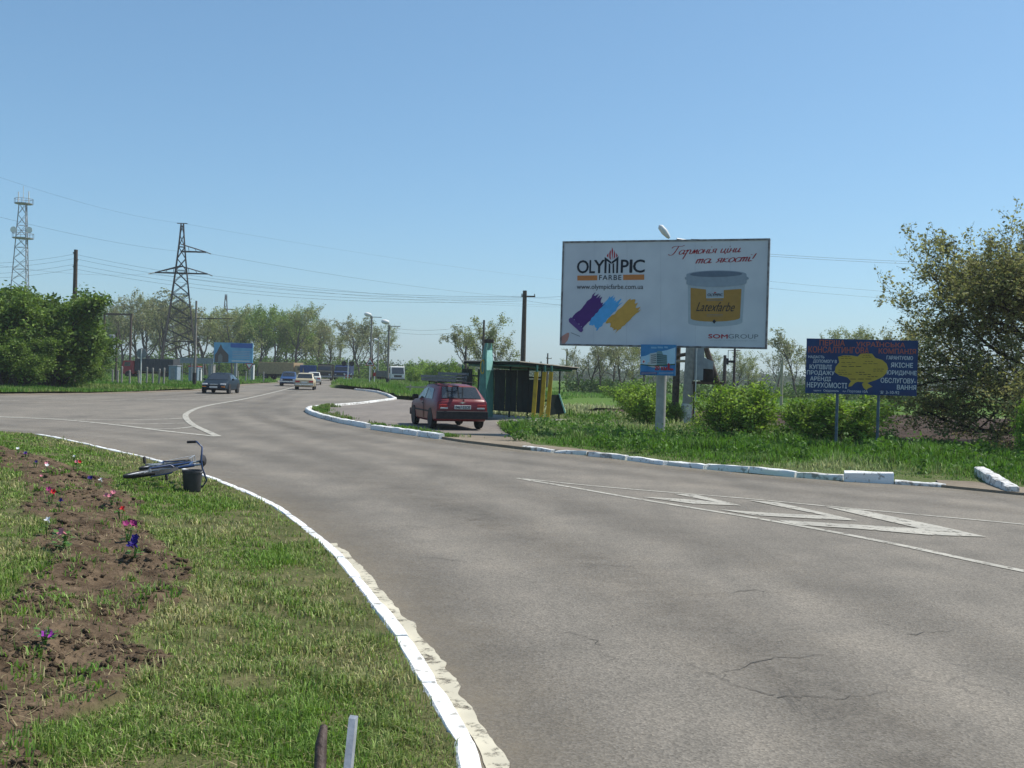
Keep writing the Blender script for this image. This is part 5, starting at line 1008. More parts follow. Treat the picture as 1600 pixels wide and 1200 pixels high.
# ladders lying diagonally on the rack
lad_l = Vector((rc.t.location.x, rc.t.location.y, rc.t.location.z+1.47)); LR = red_h
M_lad = mat('dull_aluminium', (.16, .18, .19), (.1, .11, .12), 8, .55, metal=.3)
def ladder(dy, dz, ln, x0, rot, label):
    t = thing('ladder', label, 'ladder', lad_l, LR+rot); rails = (-.17, .17)
    for y in rails: mb = MB(); mb.box((x0+ln/2, y+dy, .04+dz), (ln, .03, .085)); mb.build('rail', M_lad, t)
    for k in range(int(ln/.28)): mb = MB(); mb.tube([(x0+.15+k*.28, -.17+dy, .03+dz), (x0+.15+k*.28, .17+dy, .03+dz)], .015, 5); mb.build('rung', M_lad, t)
ladder(.3, 0, 3.3, -2.05, .1, 'aluminium ladder lying lowest on the roof of the red car')
ladder(.3, .1, 3.2, -1.98, .12, 'aluminium ladder stacked second on the red car roof')
ladder(-.1, .2, 2.9, -1.75, -.03, 'short aluminium ladder topmost on the red car roof rack')

# dark saloon coming round the bend
def saloon(label, loc, h, body, st, W, rear=False, name='saloon_car'):
    c = Car(name, label, loc, h, st, body, W); return c
st2 = [(-2.3, .42, .78, .80, .70, .66), (-2.24, .32, .86, .89, .80, .72), (-1.75, .25, .92, .97, .85, .74), (-1.0, .22, .92, 1.30, .86, .58), (-.3, .21, .91, 1.37, .86, .60), (.3, .21, .90, 1.34, .86, .59), (1.15, .21, .86, .90, .85, .72), (1.95, .24, .70, .74, .82, .72), (2.22, .30, .60, .64, .76, .66), (2.3, .36, .55, .57, .66, .6)]
dh = R(-86); c1 = saloon('dark blue-grey rounded saloon car driving round the bend toward the island', base(346, 68.5, .004)+Vector((0, 0, 0)), dh, paint('slate_blue', (.01, .02, .03), .5, .2), st2, 1.72)
c1.ends(.3, 1.15, .95, .08, M_glass, 'windscreen'); c1.ends(-1.0, -1.75, .95, .1, M_glass, 'rear_window'); c1.side([(-1.2, .1), (-.25, .08), (-.25, .92), (-.85, .9)], M_glass); c1.side([(-.18, .08), (.85, .1), (.3, .9), (-.18, .92)], M_glass)
c1.bx('front_bumper', (2.27, 0, .40), (.14, 1.5, .2), MATS['slate_blue'], .05); c1.bx('licence_plate', (2.36, 0, .44), (.02, .5, .11), M_plate); c1.bx('grille', (2.29, 0, .62), (.04, .5, .06), M_chrome)
for sg in (1, -1):
    c1.bx('headlight', (2.22, sg*.58, .62), (.12, .36, .12), M_lamp, .03); c1.bx('indicator', (2.3, sg*.6, .45), (.08, .26, .06), M_amber); c1.bx('wing_mirror', (.78, sg*.93, .93), (.12, .18, .12), MATS['slate_blue'], .03)
    for x in (-1.35, 1.4): mb = MB(); mb.lathe([(.35, -.01), (.35, .012)], 20, Matrix.Rotation(R(90), 3, 'X'), c=(x, sg*.862, .33)); mb.build('wheel_arch', M_black, c1.t)
add_wheels(c1.t, [(-1.35, .78), (-1.35, -.78), (1.4, .78), (1.4, -.78)], .3, .19)
# square beige saloon seen from behind
st3 = [(-2.03, .34, .80, .83, .76, .74), (-1.97, .28, .88, .92, .79, .74), (-1.3, .24, .92, .96, .80, .73), (-.95, .23, .92, 1.38, .80, .60), (-.2, .22, .91, 1.44, .80, .62), (.35, .22, .91, 1.41, .80, .61), (.85, .22, .90, .95, .80, .70), (1.9, .26, .80, .84, .78, .72), (2.03, .34, .74, .76, .74, .70)]
def box_saloon(px, d, h, col, label, front):
    c = Car('saloon_car', label, base(px, d, .004), h, st3, col, 1.6)
    c.ends(.35, .85, .95, .08, M_glass, 'windscreen'); c.ends(-.95, -1.3, .95, .1, M_glass, 'rear_window'); c.side([(-.9, .1), (-.1, .08), (-.1, .92), (-.8, .9)], M_glass); c.side([(-.03, .08), (.7, .1), (.35, .9), (-.03, .92)], M_glass)
    c.bx('rear_bumper', (-2.06, 0, .46), (.1, 1.56, .12), M_chrome); c.bx('front_bumper', (2.06, 0, .46), (.1, 1.56, .12), M_chrome); c.bx('licence_plate', (-2.05, 0, .64), (.03, .5, .12), M_plate); c.bx('grille', (2.04, 0, .63), (.04, 1.0, .18), M_black)
    for sg in (1, -1):
        c.bx('tail_light', (-2.03, sg*.56, .70), (.04, .36, .13), M_red); c.bx('headlight', (2.04, sg*.6, .63), (.05, .2, .17), M_lamp)
        for x in (-1.2, 1.25): mb = MB(); mb.lathe([(.33, -.01), (.33, .012)], 18, Matrix.Rotation(R(90), 3, 'X'), c=(x, sg*.80, .31)); mb.build('wheel_arch', M_black, c.t)
    add_wheels(c.t, [(-1.2, .72), (-1.2, -.72), (1.25, .72), (1.25, -.72)], .29, .16); return c
box_saloon(478, 88, R(90+8), paint('beige_paint', (.5, .42, .27), .4), 'square beige saloon car driving away toward the crossing', False)
box_saloon(452, 104, R(-82), paint('royal_blue', (.02, .06, .17), .3), 'blue saloon car approaching from the crossing beside the beige car', True)
box_saloon(491, 118, R(90+10), paint('pale_cream', (.6, .6, .55), .4), 'pale car queuing ahead of the beige saloon', False)

def truck(label, px, d, h, cabc, cargo, L=6.5, W=2.4, cabh=2.4, cargoh=2.6, name='truck', nose=0.0):
    t = thing(name, label, 'truck', base(px, d, .0), h); f = L/2
    mb = MB(); mb.box((0, 0, .75), (L-.4, .9, .22)); mb.build('chassis', M_black, t)
    cl = 1.6; prof = [(f-cl, .55), (f, .55), (f, 1.35), (f-.18, cabh-.1), (f-.3, cabh), (f-cl, cabh)] if not nose else [(f-cl-nose, .6), (f, .6), (f, 1.45), (f-nose, 1.55), (f-nose-.3, cabh-.05), (f-nose-.4, cabh), (f-cl-nose, cabh)]
    mb = MB(); mb.prism([(x, -W*.46, z) for x, z in prof], (0, W*.92, 0)); mb.build('cab', cabc, t)
    xg = f-nose if nose else f; z0, z1 = (1.6, cabh-.15) if nose else (1.4, cabh-.18); x1 = xg-.25 if nose else xg-.155
    mb = MB(); mb.poly([(xg+.015, -W*.4, z0), (xg+.015, W*.4, z0), (x1+.02, W*.38, z1), (x1+.02, -W*.38, z1)]); mb.build('windscreen', M_glass, t)
    for sg in (1, -1):
        mb = MB(); mb.poly([(xg-.3, sg*(W*.46+.01), 1.5), (xg-1.1, sg*(W*.46+.01), 1.5), (xg-1.1, sg*(W*.46+.01), cabh-.2), (xg-.4, sg*(W*.46+.01), cabh-.2)]); mb.build('side_window', M_glass, t)
        mb = MB(); mb.bbox((f+.01, sg*W*.34, .95), (.06, .26, .2), .02); mb.build('headlight', M_lamp, t)
    mb = MB(); mb.bbox((f+.05, 0, .62), (.16, W*.94, .26), .03); mb.build('bumper', M_black if not nose else M_greyp, t); mb = MB(); mb.box((f+.015, 0, 1.08), (.03, W*.5, .3)); mb.build('grille', M_black, t)
    cx1 = f-cl-nose-.12; mb = MB(); mb.bbox(((-f+cx1)/2, 0, .9+(cargoh-.9)/2), (cx1+f, W, cargoh-.9), .03); mb.build('cargo_body', cargo, t)
    for k in range(5): mb = MB(); mb.box((-f+(cx1+f)*(k+.5)/5, 0, .9+(cargoh-.9)/2), (.07, W+.06, cargoh-.95)); mb.build('cargo_rib', cargo, t)
    add_wheels(t, [(f-.9, W*.42), (f-.9, -W*.42), (-f+1.2, W*.42), (-f+1.2, -W*.42)], .48, .28, M_greyp); return t
truck('dark olive lorry with canvas body waiting on the road at the crossing', 508.5, 165, R(-83), paint('olive_paint', (.05, .05, .03), .6), mat('dark_canvas', (.05, .045, .035), (.035, .03, .025), 5, .9), nose=.9)
truck('blue lorry standing behind the red and white crossing barrier', 537, 172, R(-90), paint('truck_blue', (.025, .06, .17), .5), mat('blue_tilt', (.03, .05, .12), (.025, .04, .1), 5, .8), nose=.7)
truck('white cab lorry with grey body behind the black-footed lamp post', 610, 150, R(-64), paint('truck_white', (.65, .65, .63), .4), mat('grey_tilt', (.16, .16, .15), (.12, .12, .11), 5, .9), W=2.3, cabh=2.5, cargoh=1.8)
truck('blue and yellow lorry parked beyond the left end of the bus shelter', 716, 150, R(-90-55), paint('truck_blue2', (.06, .16, .42), .4), mat('cream_box', (.45, .42, .35), (.35, .33, .28), 5, .8), W=2.3, cabh=2.3, cargoh=2.1, L=5)
truck('red cab lorry with a long dark grey body behind the fence posts', 236, 128, R(180-4), paint('truck_red', (.38, .025, .03), .4), mat('slate_body', (.06, .065, .075), (.045, .05, .055), 5, .8), L=6.6, W=2.4, cabh=2.2, cargoh=2.5)
t = truck('long lorry with tan tarpaulin waiting behind the blue saloon', 446, 150, R(-90+66), paint('tan_cab', (.35, .25, .13), .5), mat('tan_tarp', (.4, .29, .16), (.3, .22, .13), 4, .9), L=8, W=2.4, cabh=2.2, cargoh=2.6)
truck('lorry with bright blue roof just ahead of the beige saloon', 482, 150, R(90+8), paint('van_blue', (.03, .1, .3), .4), mat('blue_cover', (.025, .07, .2), (.02, .055, .16), 5, .7), L=5, W=2.2, cabh=2.1, cargoh=2.3)

# ------------------------------------------------------------------ far left furniture
lb = base(364, 158); zc0, zc1 = at(361, 567, 158).z, at(361, 535.5, 158).z
b2 = thing('billboard', 'distant light blue billboard with a house picture on a single post', 'billboard', lb); W2 = 6.0; H2 = zc1-zc0
mb = MB(); mb.box((0, 0, zc0+H2/2), (W2, .25, H2)); mb.build('board', mat('pale_blue_print', (.16, .42, .62), (.1, .3, .52), .8, .6), b2)
mb = MB(); mb.tube([(.3, .3, -.2), (.3, .3, zc0+1.5)], .25, 10); mb.build('post', M_greyp, b2, smooth=50); mb = MB(); mb.box((.3, .2, zc0+1), (3, .2, .2)); mb.build('bracket', M_greyp, b2)
q = Panel(b2, W2, H2, zc0, ((1070, 445), (1428, 450), (1425, 628), (1070, 630)), -.125)
q.poly([(1078, 628), (1078, 560), (1095, 540), (1133, 460), (1150, 500), (1195, 545), (1205, 560), (1205, 626)], ink('thatch', (.1, .08, .07)), 1, 'printed_house'); q.poly([(1110, 625), (1110, 570), (1130, 545), (1150, 570), (1150, 625)], ink('wall_shade', (.2, .2, .2)), 2)
q.poly([(1222, 452), (1424, 452), (1424, 495), (1222, 490)], ink('deep_blue', (.03, .12, .42)), 1)
for y in (520, 535, 550, 565, 580): q.poly([(1240, y), (1400, y), (1400, y+6), (1240, y+6)], ink('pale', (.35, .42, .55)), 2)
q.poly([(1235, 604), (1400, 604), (1400, 617), (1235, 617)], I_w, 2)
def kiosk(label, px0, px1, y0, y1, d, c, roofc=None):
    b = base((px0+px1)/2, d); w = (px1-px0)*d/FPX; h = at(px0, y0, d).z; t = thing('kiosk', label, 'kiosk', b, -.15)
    mb = MB(); mb.bbox((0, 0, h/2), (w, w*.9, h), .03); mb.build('cabinet', c, t); mb = MB(); mb.box((0, -w*.45-.012, h*.5), (w*.55, .02, h*.8)); mb.build('door', M_greyp, t); mb = MB(); mb.bbox((0, 0, h+.04), (w*1.12, w, .1), .02); mb.build('roof', roofc or M_greyp, t); return t
M_bluebox = mat('pale_blue_box', (.27, .34, .4), (.22, .28, .33), 4, .6)
kiosk('pale blue-grey metal kiosk beside the pylon feet', 266, 280, 572, 598, 105, M_bluebox); kiosk('blue kiosk with a red roof beside the concrete pole', 297, 312, 573, 596, 104, M_bluebox, paint('kiosk_red', (.4, .05, .05)))
kiosk('narrow white cabinet beside the red-roofed kiosk', 311, 315, 577, 596, 100, M_wht)
kiosk('upright white and blue box beside the give-way sign', 392, 397, 570, 588, 130, M_wht, mat('navy_trim', (.03, .04, .12)))
kiosk('small ragged grey hut at the end of the long rail', 326, 335, 571, 590, 115, M_conc)
rg = random.Random(4)
for i, px in enumerate((176, 184, 190, 203, 217, 229, 239, 248.5, 256, 412, 372, 384)):
    d = 84 if px < 300 else 120; b = base(px, d); h = rg.uniform(1.2, 1.6) if px < 300 else 1.3
    mb = MB(); mb.bbox((0, 0, h/2), (.13, .13, h), .03); o = mb.build('fence_post', M_conc, None, loc=b); o.rotation_euler = (rg.uniform(-.03, .03), rg.uniform(-.05, .05), 0)
    tag(o, 'pale concrete post standing in the grass by the lorry' if px < 300 else 'pale concrete post in the grass below the distant billboard', 'post', 'posts by the red lorry' if px < 300 else 'posts below the far billboard')
t = thing('railway_portal', 'rusty steel portal frame over the tracks left of the bare trees', 'gantry', base(182, 135)); z = at(180, 492, 135).z
for dx_ in (-1.75, 1.75): mb = MB(); mb.box((dx_, 0, z/2), (.22, .22, z)); mb.build('leg', mat('rust_brown', (.14, .1, .08), (.09, .065, .05), 6, .9), t)
mb = MB(); mb.box((0, 0, z+.1), (3.9, .25, .25)); mb.build('beam', MATS['rust_brown'], t)
t = pole(181, 520, 95, .1, M_pole, 'lattice-like pole with a loudspeaker horn at the thicket edge', 'signal_pole', ins=False); t['category'] = 'pole'; mb = MB(); mb.bbox((-.4, -.1, at(181, 529, 95).z), (.5, .4, .7), .05); mb.build('signal_box', M_greyp, t)
t = thing('stop_sign', 'back of a round grey traffic sign on a white post near the fence posts', 'sign', base(220, 80)); z = at(220, 552, 80).z
mb = MB(); mb.tube([(0, 0, -.1), (0, 0, at(220, 545, 80).z)], .05, 8); mb.build('post', M_wht, t); mb = MB(); mb.lathe([(.01, -.015), (.42, -.015), (.42, .015), (.01, .015)], 8, Matrix.Rotation(R(90), 3, 'X'), c=(0, .07, z)); mb.build('sign_plate', M_greyp, t)
t = thing('information_board', 'long grey back of a road sign board held by four posts beside the kiosks', 'sign', base(307, 98)); z0, z1 = at(305, 568, 98).z, at(305, 559, 98).z
mb = MB(); mb.box((0, 0, (z0+z1)/2), (3.2, .06, z1-z0)); mb.build('board', M_greyp, t)
for x in (-1.4, -.5, .6, 1.4): mb = MB(); mb.tube([(x, .08, -.1), (x, .08, z1)], .045, 6); mb.build('post', M_greyp, t)
t = thing('give_way_sign', 'triangular give-way sign on a thin post beside the white and blue box', 'sign', base(389, 126)); z = at(389, 572, 126).z
mb = MB(); mb.tube([(0, .03, -.1), (0, .03, z)], .05, 6); mb.build('post', M_greyp, t); mb = MB(); mb.prism([(-.5, 0, z+.35), (.5, 0, z+.35), (0, 0, z-.5)], (0, .02, 0)); mb.build('sign_plate', M_red, t); mb = MB(); mb.prism([(-.32, -.012, z+.25), (.32, -.012, z+.25), (0, -.012, z-.28)], (0, .01, 0)); mb.build('sign_face', M_wht, t)

# ------------------------------------------------------------------ level crossing
def post_sign(name, label, px, d, ytop): t = thing(name, label, 'sign', base(px, d)); mb = MB(); mb.tube([(0, .04, -.1), (0, .04, at(px, ytop, d).z)], .05, 6); mb.build('post', M_wht, t); return t
t = post_sign('crossing_signal', 'railway crossing signal with two round black hoods on a white post', 543.5, 130, 561); t['category'] = 'signal'; z = at(543, 568, 130).z
for dx_ in (-.52, .5): mb = MB(); mb.lathe([(.01, -.03), (.3, -.03), (.32, .05), (.01, .06)], 14, Matrix.Rotation(R(90), 3, 'X'), c=(dx_, -.05, z)); mb.build('signal_disc', M_black, t, smooth=40)
mb = MB(); mb.box((0, 0, z), (1.1, .05, .06)); mb.build('crossbar', M_greyp, t)
zc = at(543, 591, 130).z
for sg in (1, -1):
    for k in range(5): mb = MB(); mb.box((0, -.09-.02*(sg > 0), zc+.25), (.24, .02, .14), M=Matrix.Rotation(sg*R(32), 3, 'Y')); o = mb.build('cross_board', M_red if k % 2 else M_wht, t); o.location = (math.cos(R(32))*(k-2)*.24, 0, -sg*math.sin(R(32))*(k-2)*.24)
t = post_sign('warning_sign', 'red-bordered triangular railway warning sign on a white post', 577.5, 108, 560); z = at(577, 567, 108).z
mb = MB(); mb.prism([(-.5, 0, z-.28), (.5, 0, z-.28), (0, 0, z+.6)], (0, .02, 0)); mb.build('sign_plate', M_red, t); mb = MB(); mb.prism([(-.36, -.012, z-.2), (.36, -.012, z-.2), (0, -.012, z+.42)], (0, .01, 0)); mb.build('sign_face', M_wht, t)
mb = MB(); mb.prism([(-.2, -.02, z-.15), (.2, -.02, z-.15), (.2, -.02, z), (.08, -.02, z), (.08, -.02, z+.08), (-.02, -.02, z+.08), (-.02, -.02, z+.0), (-.15, -.02, z+.0)], (0, .006, 0)); mb.build('train_symbol', M_black, t)
t = post_sign('diamond_sign', 'yellow diamond priority sign above a small red plate on a white post', 585, 112, 570); z = at(585, 575, 112).z
mb = MB(); mb.prism([(-.33, 0, z), (0, 0, z-.33), (.33, 0, z), (0, 0, z+.33)], (0, .02, 0)); mb.build('sign_plate', M_wht, t); mb = MB(); mb.prism([(-.24, -.012, z), (0, -.012, z-.24), (.24, -.012, z), (0, -.012, z+.24)], (0, .01, 0)); mb.build('sign_face', M_yel, t); mb = MB(); mb.box((0, 0, z-.7), (.32, .03, .4)); mb.build('lower_plate', M_red, t)
t = thing('wooden_rail', 'broken pale wooden fence rail in the grass left of the shelter', 'fence', base(652, 70)); 
for x in (-.45, .55): mb = MB(); mb.box((x, 0, .4), (.09, .09, 1.0)); mb.build('post', MATS['pale_wood'], t)
mb = MB(); mb.box((0, -.07, .75), (1.5, .04, .1)); mb.build('rail', MATS['pale_wood'], t)

# ------------------------------------------------------------------ bicycle lying on the lawn, bucket
bkp = isl_z(300, 768); M_bblue = mat('bicycle_blue', (.022, .05, .14), (.018, .04, .11), 6, .35, spec=.6); M_bgrey = mat('mudguard', (.1, .1, .1), (.07, .07, .07), 8, .5, metal=.4)
bi = bpy.data.objects.new('bicycle', None); COL.objects.link(bi); tag(bi, 'old blue bicycle lying on its side on the lawn beside a bucket', 'bicycle')
WR = .345
def ring(c, r, tube, m, name, par): mb = MB(); mb.tube([Vector(c)+Vector((r*math.cos(t), 0, r*math.sin(t))) for t in (2*math.pi*i/36 for i in range(37))], tube, 8, cap=False); return mb.build(name, m, par, smooth=60)
fx, rx = .54, -.54
steer = Matrix.Rotation(R(14), 4, 'Z')
for x in (rx, fx):
    wl = ring((x, 0, WR), WR-.024, .026, M_rubber, 'wheel', bi); ring((x, 0, WR), WR-.045, .011, M_steel, 'rim', wl)
    mb = MB()
    for k in range(18):
        a = 2*math.pi*k/18; mb.tube([(x, .025*(-1)**k, WR), (x+(WR-.05)*math.cos(a), 0, WR+(WR-.05)*math.sin(a))], .0022, 3)
    mb.build('spokes', M_steel, wl); mb = MB(); mb.tube([(x, -.05, WR), (x, .05, WR)], .02, 8); mb.build('hub', M_steel, wl)
    mb = MB(); prev = [[Vector((x+(WR+.02)*math.cos(a), y, WR+(WR+.02)*math.sin(a))) for y in (-.02, 0, .02)] for a in (R(20+i*10) for i in range(17))]; mb.loft(prev, cap=False, closed=False); mb.build('mudguard', M_bgrey, bi)
def tb_(pts, r, name, m=M_bblue): mb = MB(); mb.tube(pts, r, 8); return mb.build(name, m, bi, smooth=50)
BBk = (-.12, 0, .30); SEAT = (-.28, 0, .78); HEAD = (.38, 0, .82); HL = (.42, 0, .66)
for a, b, nm in ((BBk, SEAT, 'seat_tube'), (SEAT, HEAD, 'top_tube'), (BBk, HL, 'down_tube')): tb_([a, b], .016, nm)
tb_([HL, (.37, 0, .90)], .02, 'head_tube')
for y in (-.055, .055): tb_([BBk, (rx, y, WR)], .01, 'chain_stay'); tb_([SEAT, (rx, y, WR)], .009, 'seat_stay'); tb_([HL, (.44, y, .60), (fx, y, WR)], .012, 'fork_blade')
tb_([(.37, 0, .90), (.36, 0, 1.0)], .014, 'stem', M_steel)
hbpts = [(.24, .32, .86), (.27, .31, .96), (.33, .23, 1.03), (.37, .06, 1.0), (.37, -.06, 1.0), (.33, -.23, 1.03), (.27, -.31, .96), (.24, -.32, .86)]
tb_([tuple(p) for p in smooth_poly([(p[0], p[1]) for p in hbpts], 4)] if False else hbpts, .012, 'handlebar')
for sg in (1, -1): tb_([(.268, sg*.311, .95), (.235, sg*.322, .83)], .018, 'grip', M_black)
tb_([SEAT, (-.31, 0, .90)], .013, 'seat_post', M_steel)
mb = MB(); mb.loft([[Vector((x, y*w_, z)) for y, z in ((-1, .90), (-.6, .95), (0, .955), (.6, .95), (1, .90), (0, .88))] for x, w_ in ((-.46, .06), (-.40, .1), (-.3, .08), (-.2, .03), (-.16, .015))]); mb.build('saddle', M_black, bi, smooth=50)
mb = MB(); mb.lathe([(.03, -.01), (.09, -.008), (.09, .008), (.03, .01)], 18, Matrix.Rotation(R(90), 3, 'X'), c=(BBk[0], -.05, BBk[2])); mb.build('chainring', M_steel, bi)
for sg, a in ((1, 60), (-1, 240)):
    e = Vector((BBk[0]+.17*math.cos(R(a)), sg*.07, BBk[2]+.17*math.sin(R(a)))); mb = MB(); mb.tube([(BBk[0], sg*.06, BBk[2]), e], .01, 6); mb.build('crank', M_steel, bi); mb = MB(); mb.bbox(e+Vector((0, sg*.06, 0)), (.09, .1, .03), .008); mb.build('pedal', M_black, bi)
mb = MB()
for y in (-.06, .06): mb.tube([(-.30, y, .74), (-.85, y, .74)], .006, 5); mb.tube([(-.8, y, .74), (rx, y*.9, WR)], .005, 5)
for x in (-.4, -.6, -.84): mb.tube([(x, -.06, .74), (x, .06, .74)], .006, 5)
mb.build('luggage_rack', M_steel, bi)
F = Vector((.16, -.98, .0)).normalized(); U0 = Vector((.98, .16, .0)); tl = R(9); U = (U0*math.cos(tl)+Vector((0, 0, 1))*math.sin(tl)).normalized(); Yb = U.cross(F).normalized()
org = isl_z(196, 752); ogz = org.z
bi.matrix_world = Matrix(((F.x, Yb.x, U.x, org.x+.12), (F.y, Yb.y, U.y, org.y-.1), (F.z, Yb.z, U.z, ogz+.14), (0, 0, 0, 1)))
bu = thing('bucket', 'dark grey plastic bucket standing on the lawn against the fallen bicycle', 'bucket', bkp)
mb = MB(); mb.lathe([(.105, 0), (.112, .01), (.128, .255), (.138, .258), (.138, .29), (.128, .29), (.102, .02), (.0, .018)], 24, cap=False); mb.lathe([(.105, 0), (.0, .0)], 24, cap=False); mb.build('pail', mat('grey_plastic', (.055, .056, .06), (.04, .04, .042), 8, .55, .1), bu, smooth=35)
mb = MB(); mb.tube([(.137*math.cos(t), .137*math.sin(t)*.9-.0, .275+.02*math.sin(t)) for t in (math.pi+math.pi*i/12 for i in range(13))], .004, 5); mb.build('handle', M_steel, bu)

# stakes in the foreground
def stake_pts(pt, dt, pb_, db): return at(*pt, dt), at(*pb_, db)
a = at(506, 1135, 3.0); zb_ = .2; b = Vector((a.x+.10, a.y-.75, zb_)); pts = [b, b.lerp(a, .4)+Vector((.01, 0, 0)), b.lerp(a, .7), a+(a-b).normalized()*-.06+Vector((-.005, 0, 0)), a]
mb = MB(); mb.tube([p-Vector((b.x, b.y, 0)) for p in pts], [.022, .02, .018, .017, .011], 10); o = mb.build('wooden_stake', mat('dark_wood', (.11, .075, .06), (.05, .034, .028), 14, .6, .4), None, smooth=60, loc=(b.x, b.y, 0)); tag(o, 'worn dark wooden tool handle slanting up out of the lawn', 'tool handle')
a = at(550, 1123, 3.0); b = Vector((a.x+.05, a.y-.75, .2)); d_ = (a-b); ex = Vector((.0105, -.0035, 0)); mb = MB(); mb.loft([[b-ex-b.xy.to_3d(), b+ex-b.xy.to_3d(), b+ex+Vector((.004, .03, 0))-b.xy.to_3d(), b-ex+Vector((.0, .03, 0))-b.xy.to_3d()], [a-ex-b.xy.to_3d(), a+ex-b.xy.to_3d(), a+ex+Vector((.004, .03, .0))-b.xy.to_3d(), a-ex+Vector((.0, .03, 0))-b.xy.to_3d()]])
o = mb.build('metal_bar', M_steel, None, loc=(b.x, b.y, 0)); tag(o, 'galvanised metal bar slanting up beside the wooden handle', 'metal bar')

# ------------------------------------------------------------------ petunias in the bed
def petal_mesh(r):
    mb = MB(); n = 20; c = (0, 0, -.01); rim = []
    for i in range(n):
        a = 2*math.pi*i/n; rr = r*(1-.22*(math.cos(5*a)*-.5+.5)); rim.append((rr*math.cos(a), rr*math.sin(a), .006*math.cos(5*a)+.008))
    mb.add([c]+rim, [(0, 1+i, 1+(i+1) % n) for i in range(n)]); mb.tube([(0, 0, -.04), (0, 0, -.008)], [.004, .009], 6); return mb.mesh('flower', 60)
PM = petal_mesh(.029)
def petm(name, c): return mat('petal_'+name, c, tuple(x*.7 for x in c), 40, .6)
PC = dict(magenta=petm('magenta', (.3, .02, .14)), violet=petm('violet', (.035, .012, .2)), red=petm('red', (.62, .02, .02)), white=petm('white', (.75, .75, .75)), pink=petm('pink', (.65, .22, .27)), purple=petm('purple', (.35, .04, .4)))
def petunia(px, py, cols, label, leaves=16, size=1.0, fh=1.0):
    p = isl_z(px, py); x, y = p.x, p.y; z = float(isl_full(np.array([x]), np.array([y]))[0]); t = thing('petunia', label, 'flower', (x, y, z), rg.uniform(0, 6), 'petunias in the bed')
    mb = MB()
    for k in range(leaves):
        a = rg.uniform(0, 6.28); h = rg.uniform(.01, .1)*size; r0 = rg.uniform(.01, .05)*size; ln = rg.uniform(.03, .055)*size; d = Vector((math.cos(a), math.sin(a), rg.uniform(-.2, .5))); s_ = Vector((-d.y, d.x, 0))*ln*.35; b = Vector((r0*math.cos(a), r0*math.sin(a), h))
        mb.add([b, b+d*ln*.5+s_, b+d*ln, b+d*ln*.5-s_], [(0, 1, 2), (0, 2, 3)])
    for k in range(4): a = rg.uniform(0, 6.28); mb.tube([(0, 0, -.02), (.03*math.cos(a)*size, .03*math.sin(a)*size, .09*size)], .004, 4)
    mb.build('foliage', mat('petunia_leaf', (.09, .19, .03), (.05, .12, .02), 20, .6), t)
    for k, cname in enumerate(cols):
        o = bpy.data.objects.new('flower', PM.copy() if False else FM[cname]); COL.objects.link(o); o.parent = t; a = rg.uniform(0, 6.28); rr = rg.uniform(.015, .06)*size*(1 if len(cols) > 1 else .4)
        o.location = (rr*math.cos(a), rr*math.sin(a), rg.uniform(.1, .15)*size*fh); o.rotation_euler = (rg.uniform(.5, 1.1), 0, math.pi*0+rg.uniform(-.7, .7)-t.rotation_euler.z); o.scale = (size,)*3
FM = {}
for k_, m_ in PC.items(): me = PM.copy(); me.materials.append(m_); FM[k_] = me
petunia(208, 882, ['violet']*5, 'deep violet petunia clump nearest the lower end of the bed', 14, 1.15)
petunia(200, 852, ['magenta']*3, 'crimson-magenta petunia just beside the violet clump', 22, 1.1)
petunia(188, 815, ['red'], 'single scarlet petunia behind the crimson clump', 8)
petunia(98, 866, ['pink'], 'bushy green petunia with one pink bud', 34, 1.3)
petunia(74, 838, ['white'], 'lone white petunia beside the bushy one', 6)
petunia(70, 1022, ['purple']*2, 'low bright purple petunia near the grassy end of the bed', 22, .9, .55)
petunia(80, 786, ['magenta', 'magenta', 'red'], 'mixed magenta and red petunia clump', 20, 1.1)
petunia(174, 794, ['pink']*4, 'pink and white striped petunia clump', 18, 1.0)
petunia(140, 757, ['violet']*2, 'dark violet petunia pair at the bed edge near the bicycle', 12)
petunia(154, 770, ['white'], 'white petunia beside the dark violet pair', 8)
petunia(93, 806, ['violet'], 'small violet petunia left of the stony patch', 8, .8)
petunia(122, 736, ['red', 'pink'], 'bright red petunia at the far upper edge of the bed', 8)
petunia(76, 745, ['pink', 'white'], 'faded pink petunia with a white bloom', 14)
petunia(42, 718, ['purple', 'violet'], 'purple petunia at the far end of the bed', 10)
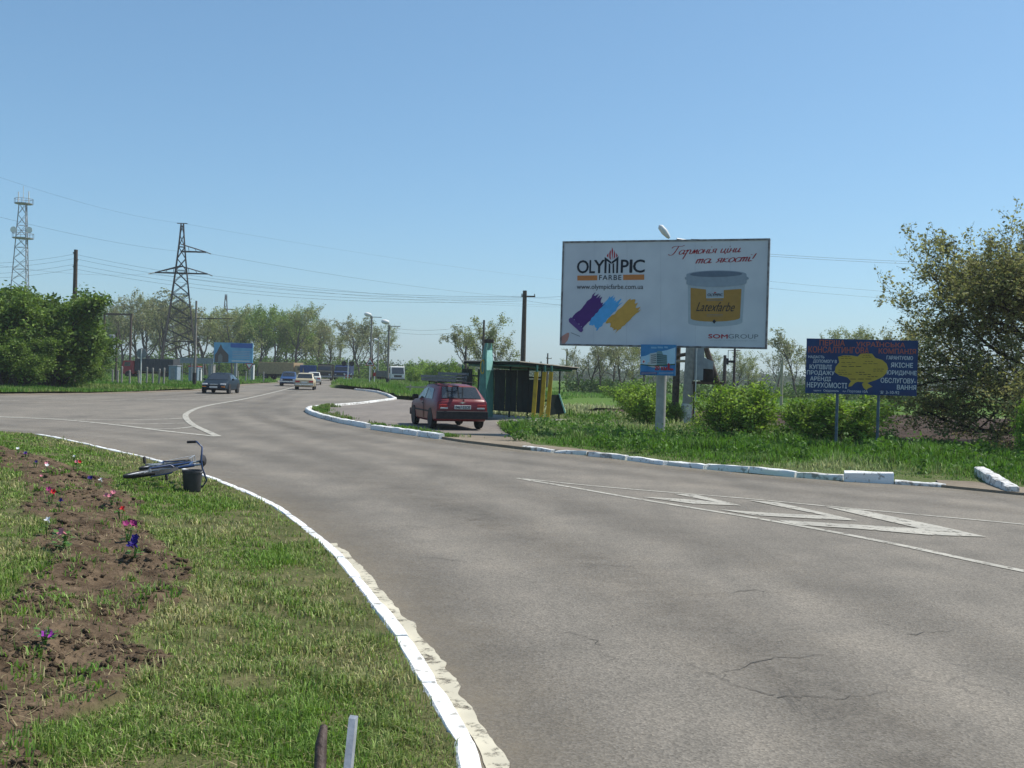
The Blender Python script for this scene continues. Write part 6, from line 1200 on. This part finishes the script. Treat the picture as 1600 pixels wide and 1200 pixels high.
petunia(55, 738, ['violet'], 'tiny violet petunia beside the faded pink one', 6, .8); petunia(28, 712, ['white'], 'white petunia farthest along the bed', 6); petunia(115, 722, ['white'], 'small white petunia on the grass margin of the bed', 5, .8); petunia(65, 752, ['pink'], 'tiny pink seedling petunia in the middle of the bed', 5, .7)

# broad-leaved weeds standing in the verge
nr = np.random.default_rng(15); n = 260; cy = nr.uniform(19, 42, n); cx = nr.uniform(0, .58, n)*cy; k = rv_all(cx, cy) & (rverge_d(cx, cy) > .7); cx, cy = cx[k], cy[k]; n = len(cx)
foliage_mass('verge_weeds', cx, cy, nr.uniform(.12, .3, n), nr.uniform(.15, .5, n), nr.uniform(.15, .4, n), nr.uniform(.12, .35, n), 90, .045, (.06, .13, .02), (.14, .26, .045), 16)

nr = np.random.default_rng(25); n = 900; cy = 3*np.exp(nr.random(n)*np.log(6.5)); cx = nr.uniform(-.62, -.05, n)*cy; k = (soil_mask(cx, cy) > .5) & (fbm(cx, cy, 1.4) > .47); cx, cy = cx[k], cy[k]; n = len(cx); z = isl_full(cx, cy)
q = np.repeat(np.arange(n), 14); yy = cy[q]+nr.normal(0, .035, len(q)); xx = cx[q]+nr.normal(0, .035, len(q))
blades('bed_weeds', xx, yy, isl_full(xx, yy)-.004, nr.uniform(.02, .075, len(q)), np.clip(.004+.0009*yy, .005, .02)*nr.uniform(.8, 1.8, len(q)), mixcol(len(q), (.12, .23, .035), (.2, .3, .07), nr.random(len(q)), .25), lean=1.2)

# ------------------------------------------------------------------ spring haze
mb = MB(); mb.box((0, 775, 29.5), (2620, 1870, 61.2)); hz = mb.build('haze', None); hz['kind'] = 'stuff'
m = bpy.data.materials.new('haze_air'); m.use_nodes = True; n = m.node_tree.nodes; n.remove(n['Principled BSDF'])
v = n.new('ShaderNodeVolumePrincipled'); v.inputs['Color'].default_value = (.93, .95, 1, 1); v.inputs['Density'].default_value = .0004; v.inputs['Anisotropy'].default_value = .2
m.node_tree.links.new(v.outputs[0], n['Material Output'].inputs['Volume']); hz.data.materials.append(m)
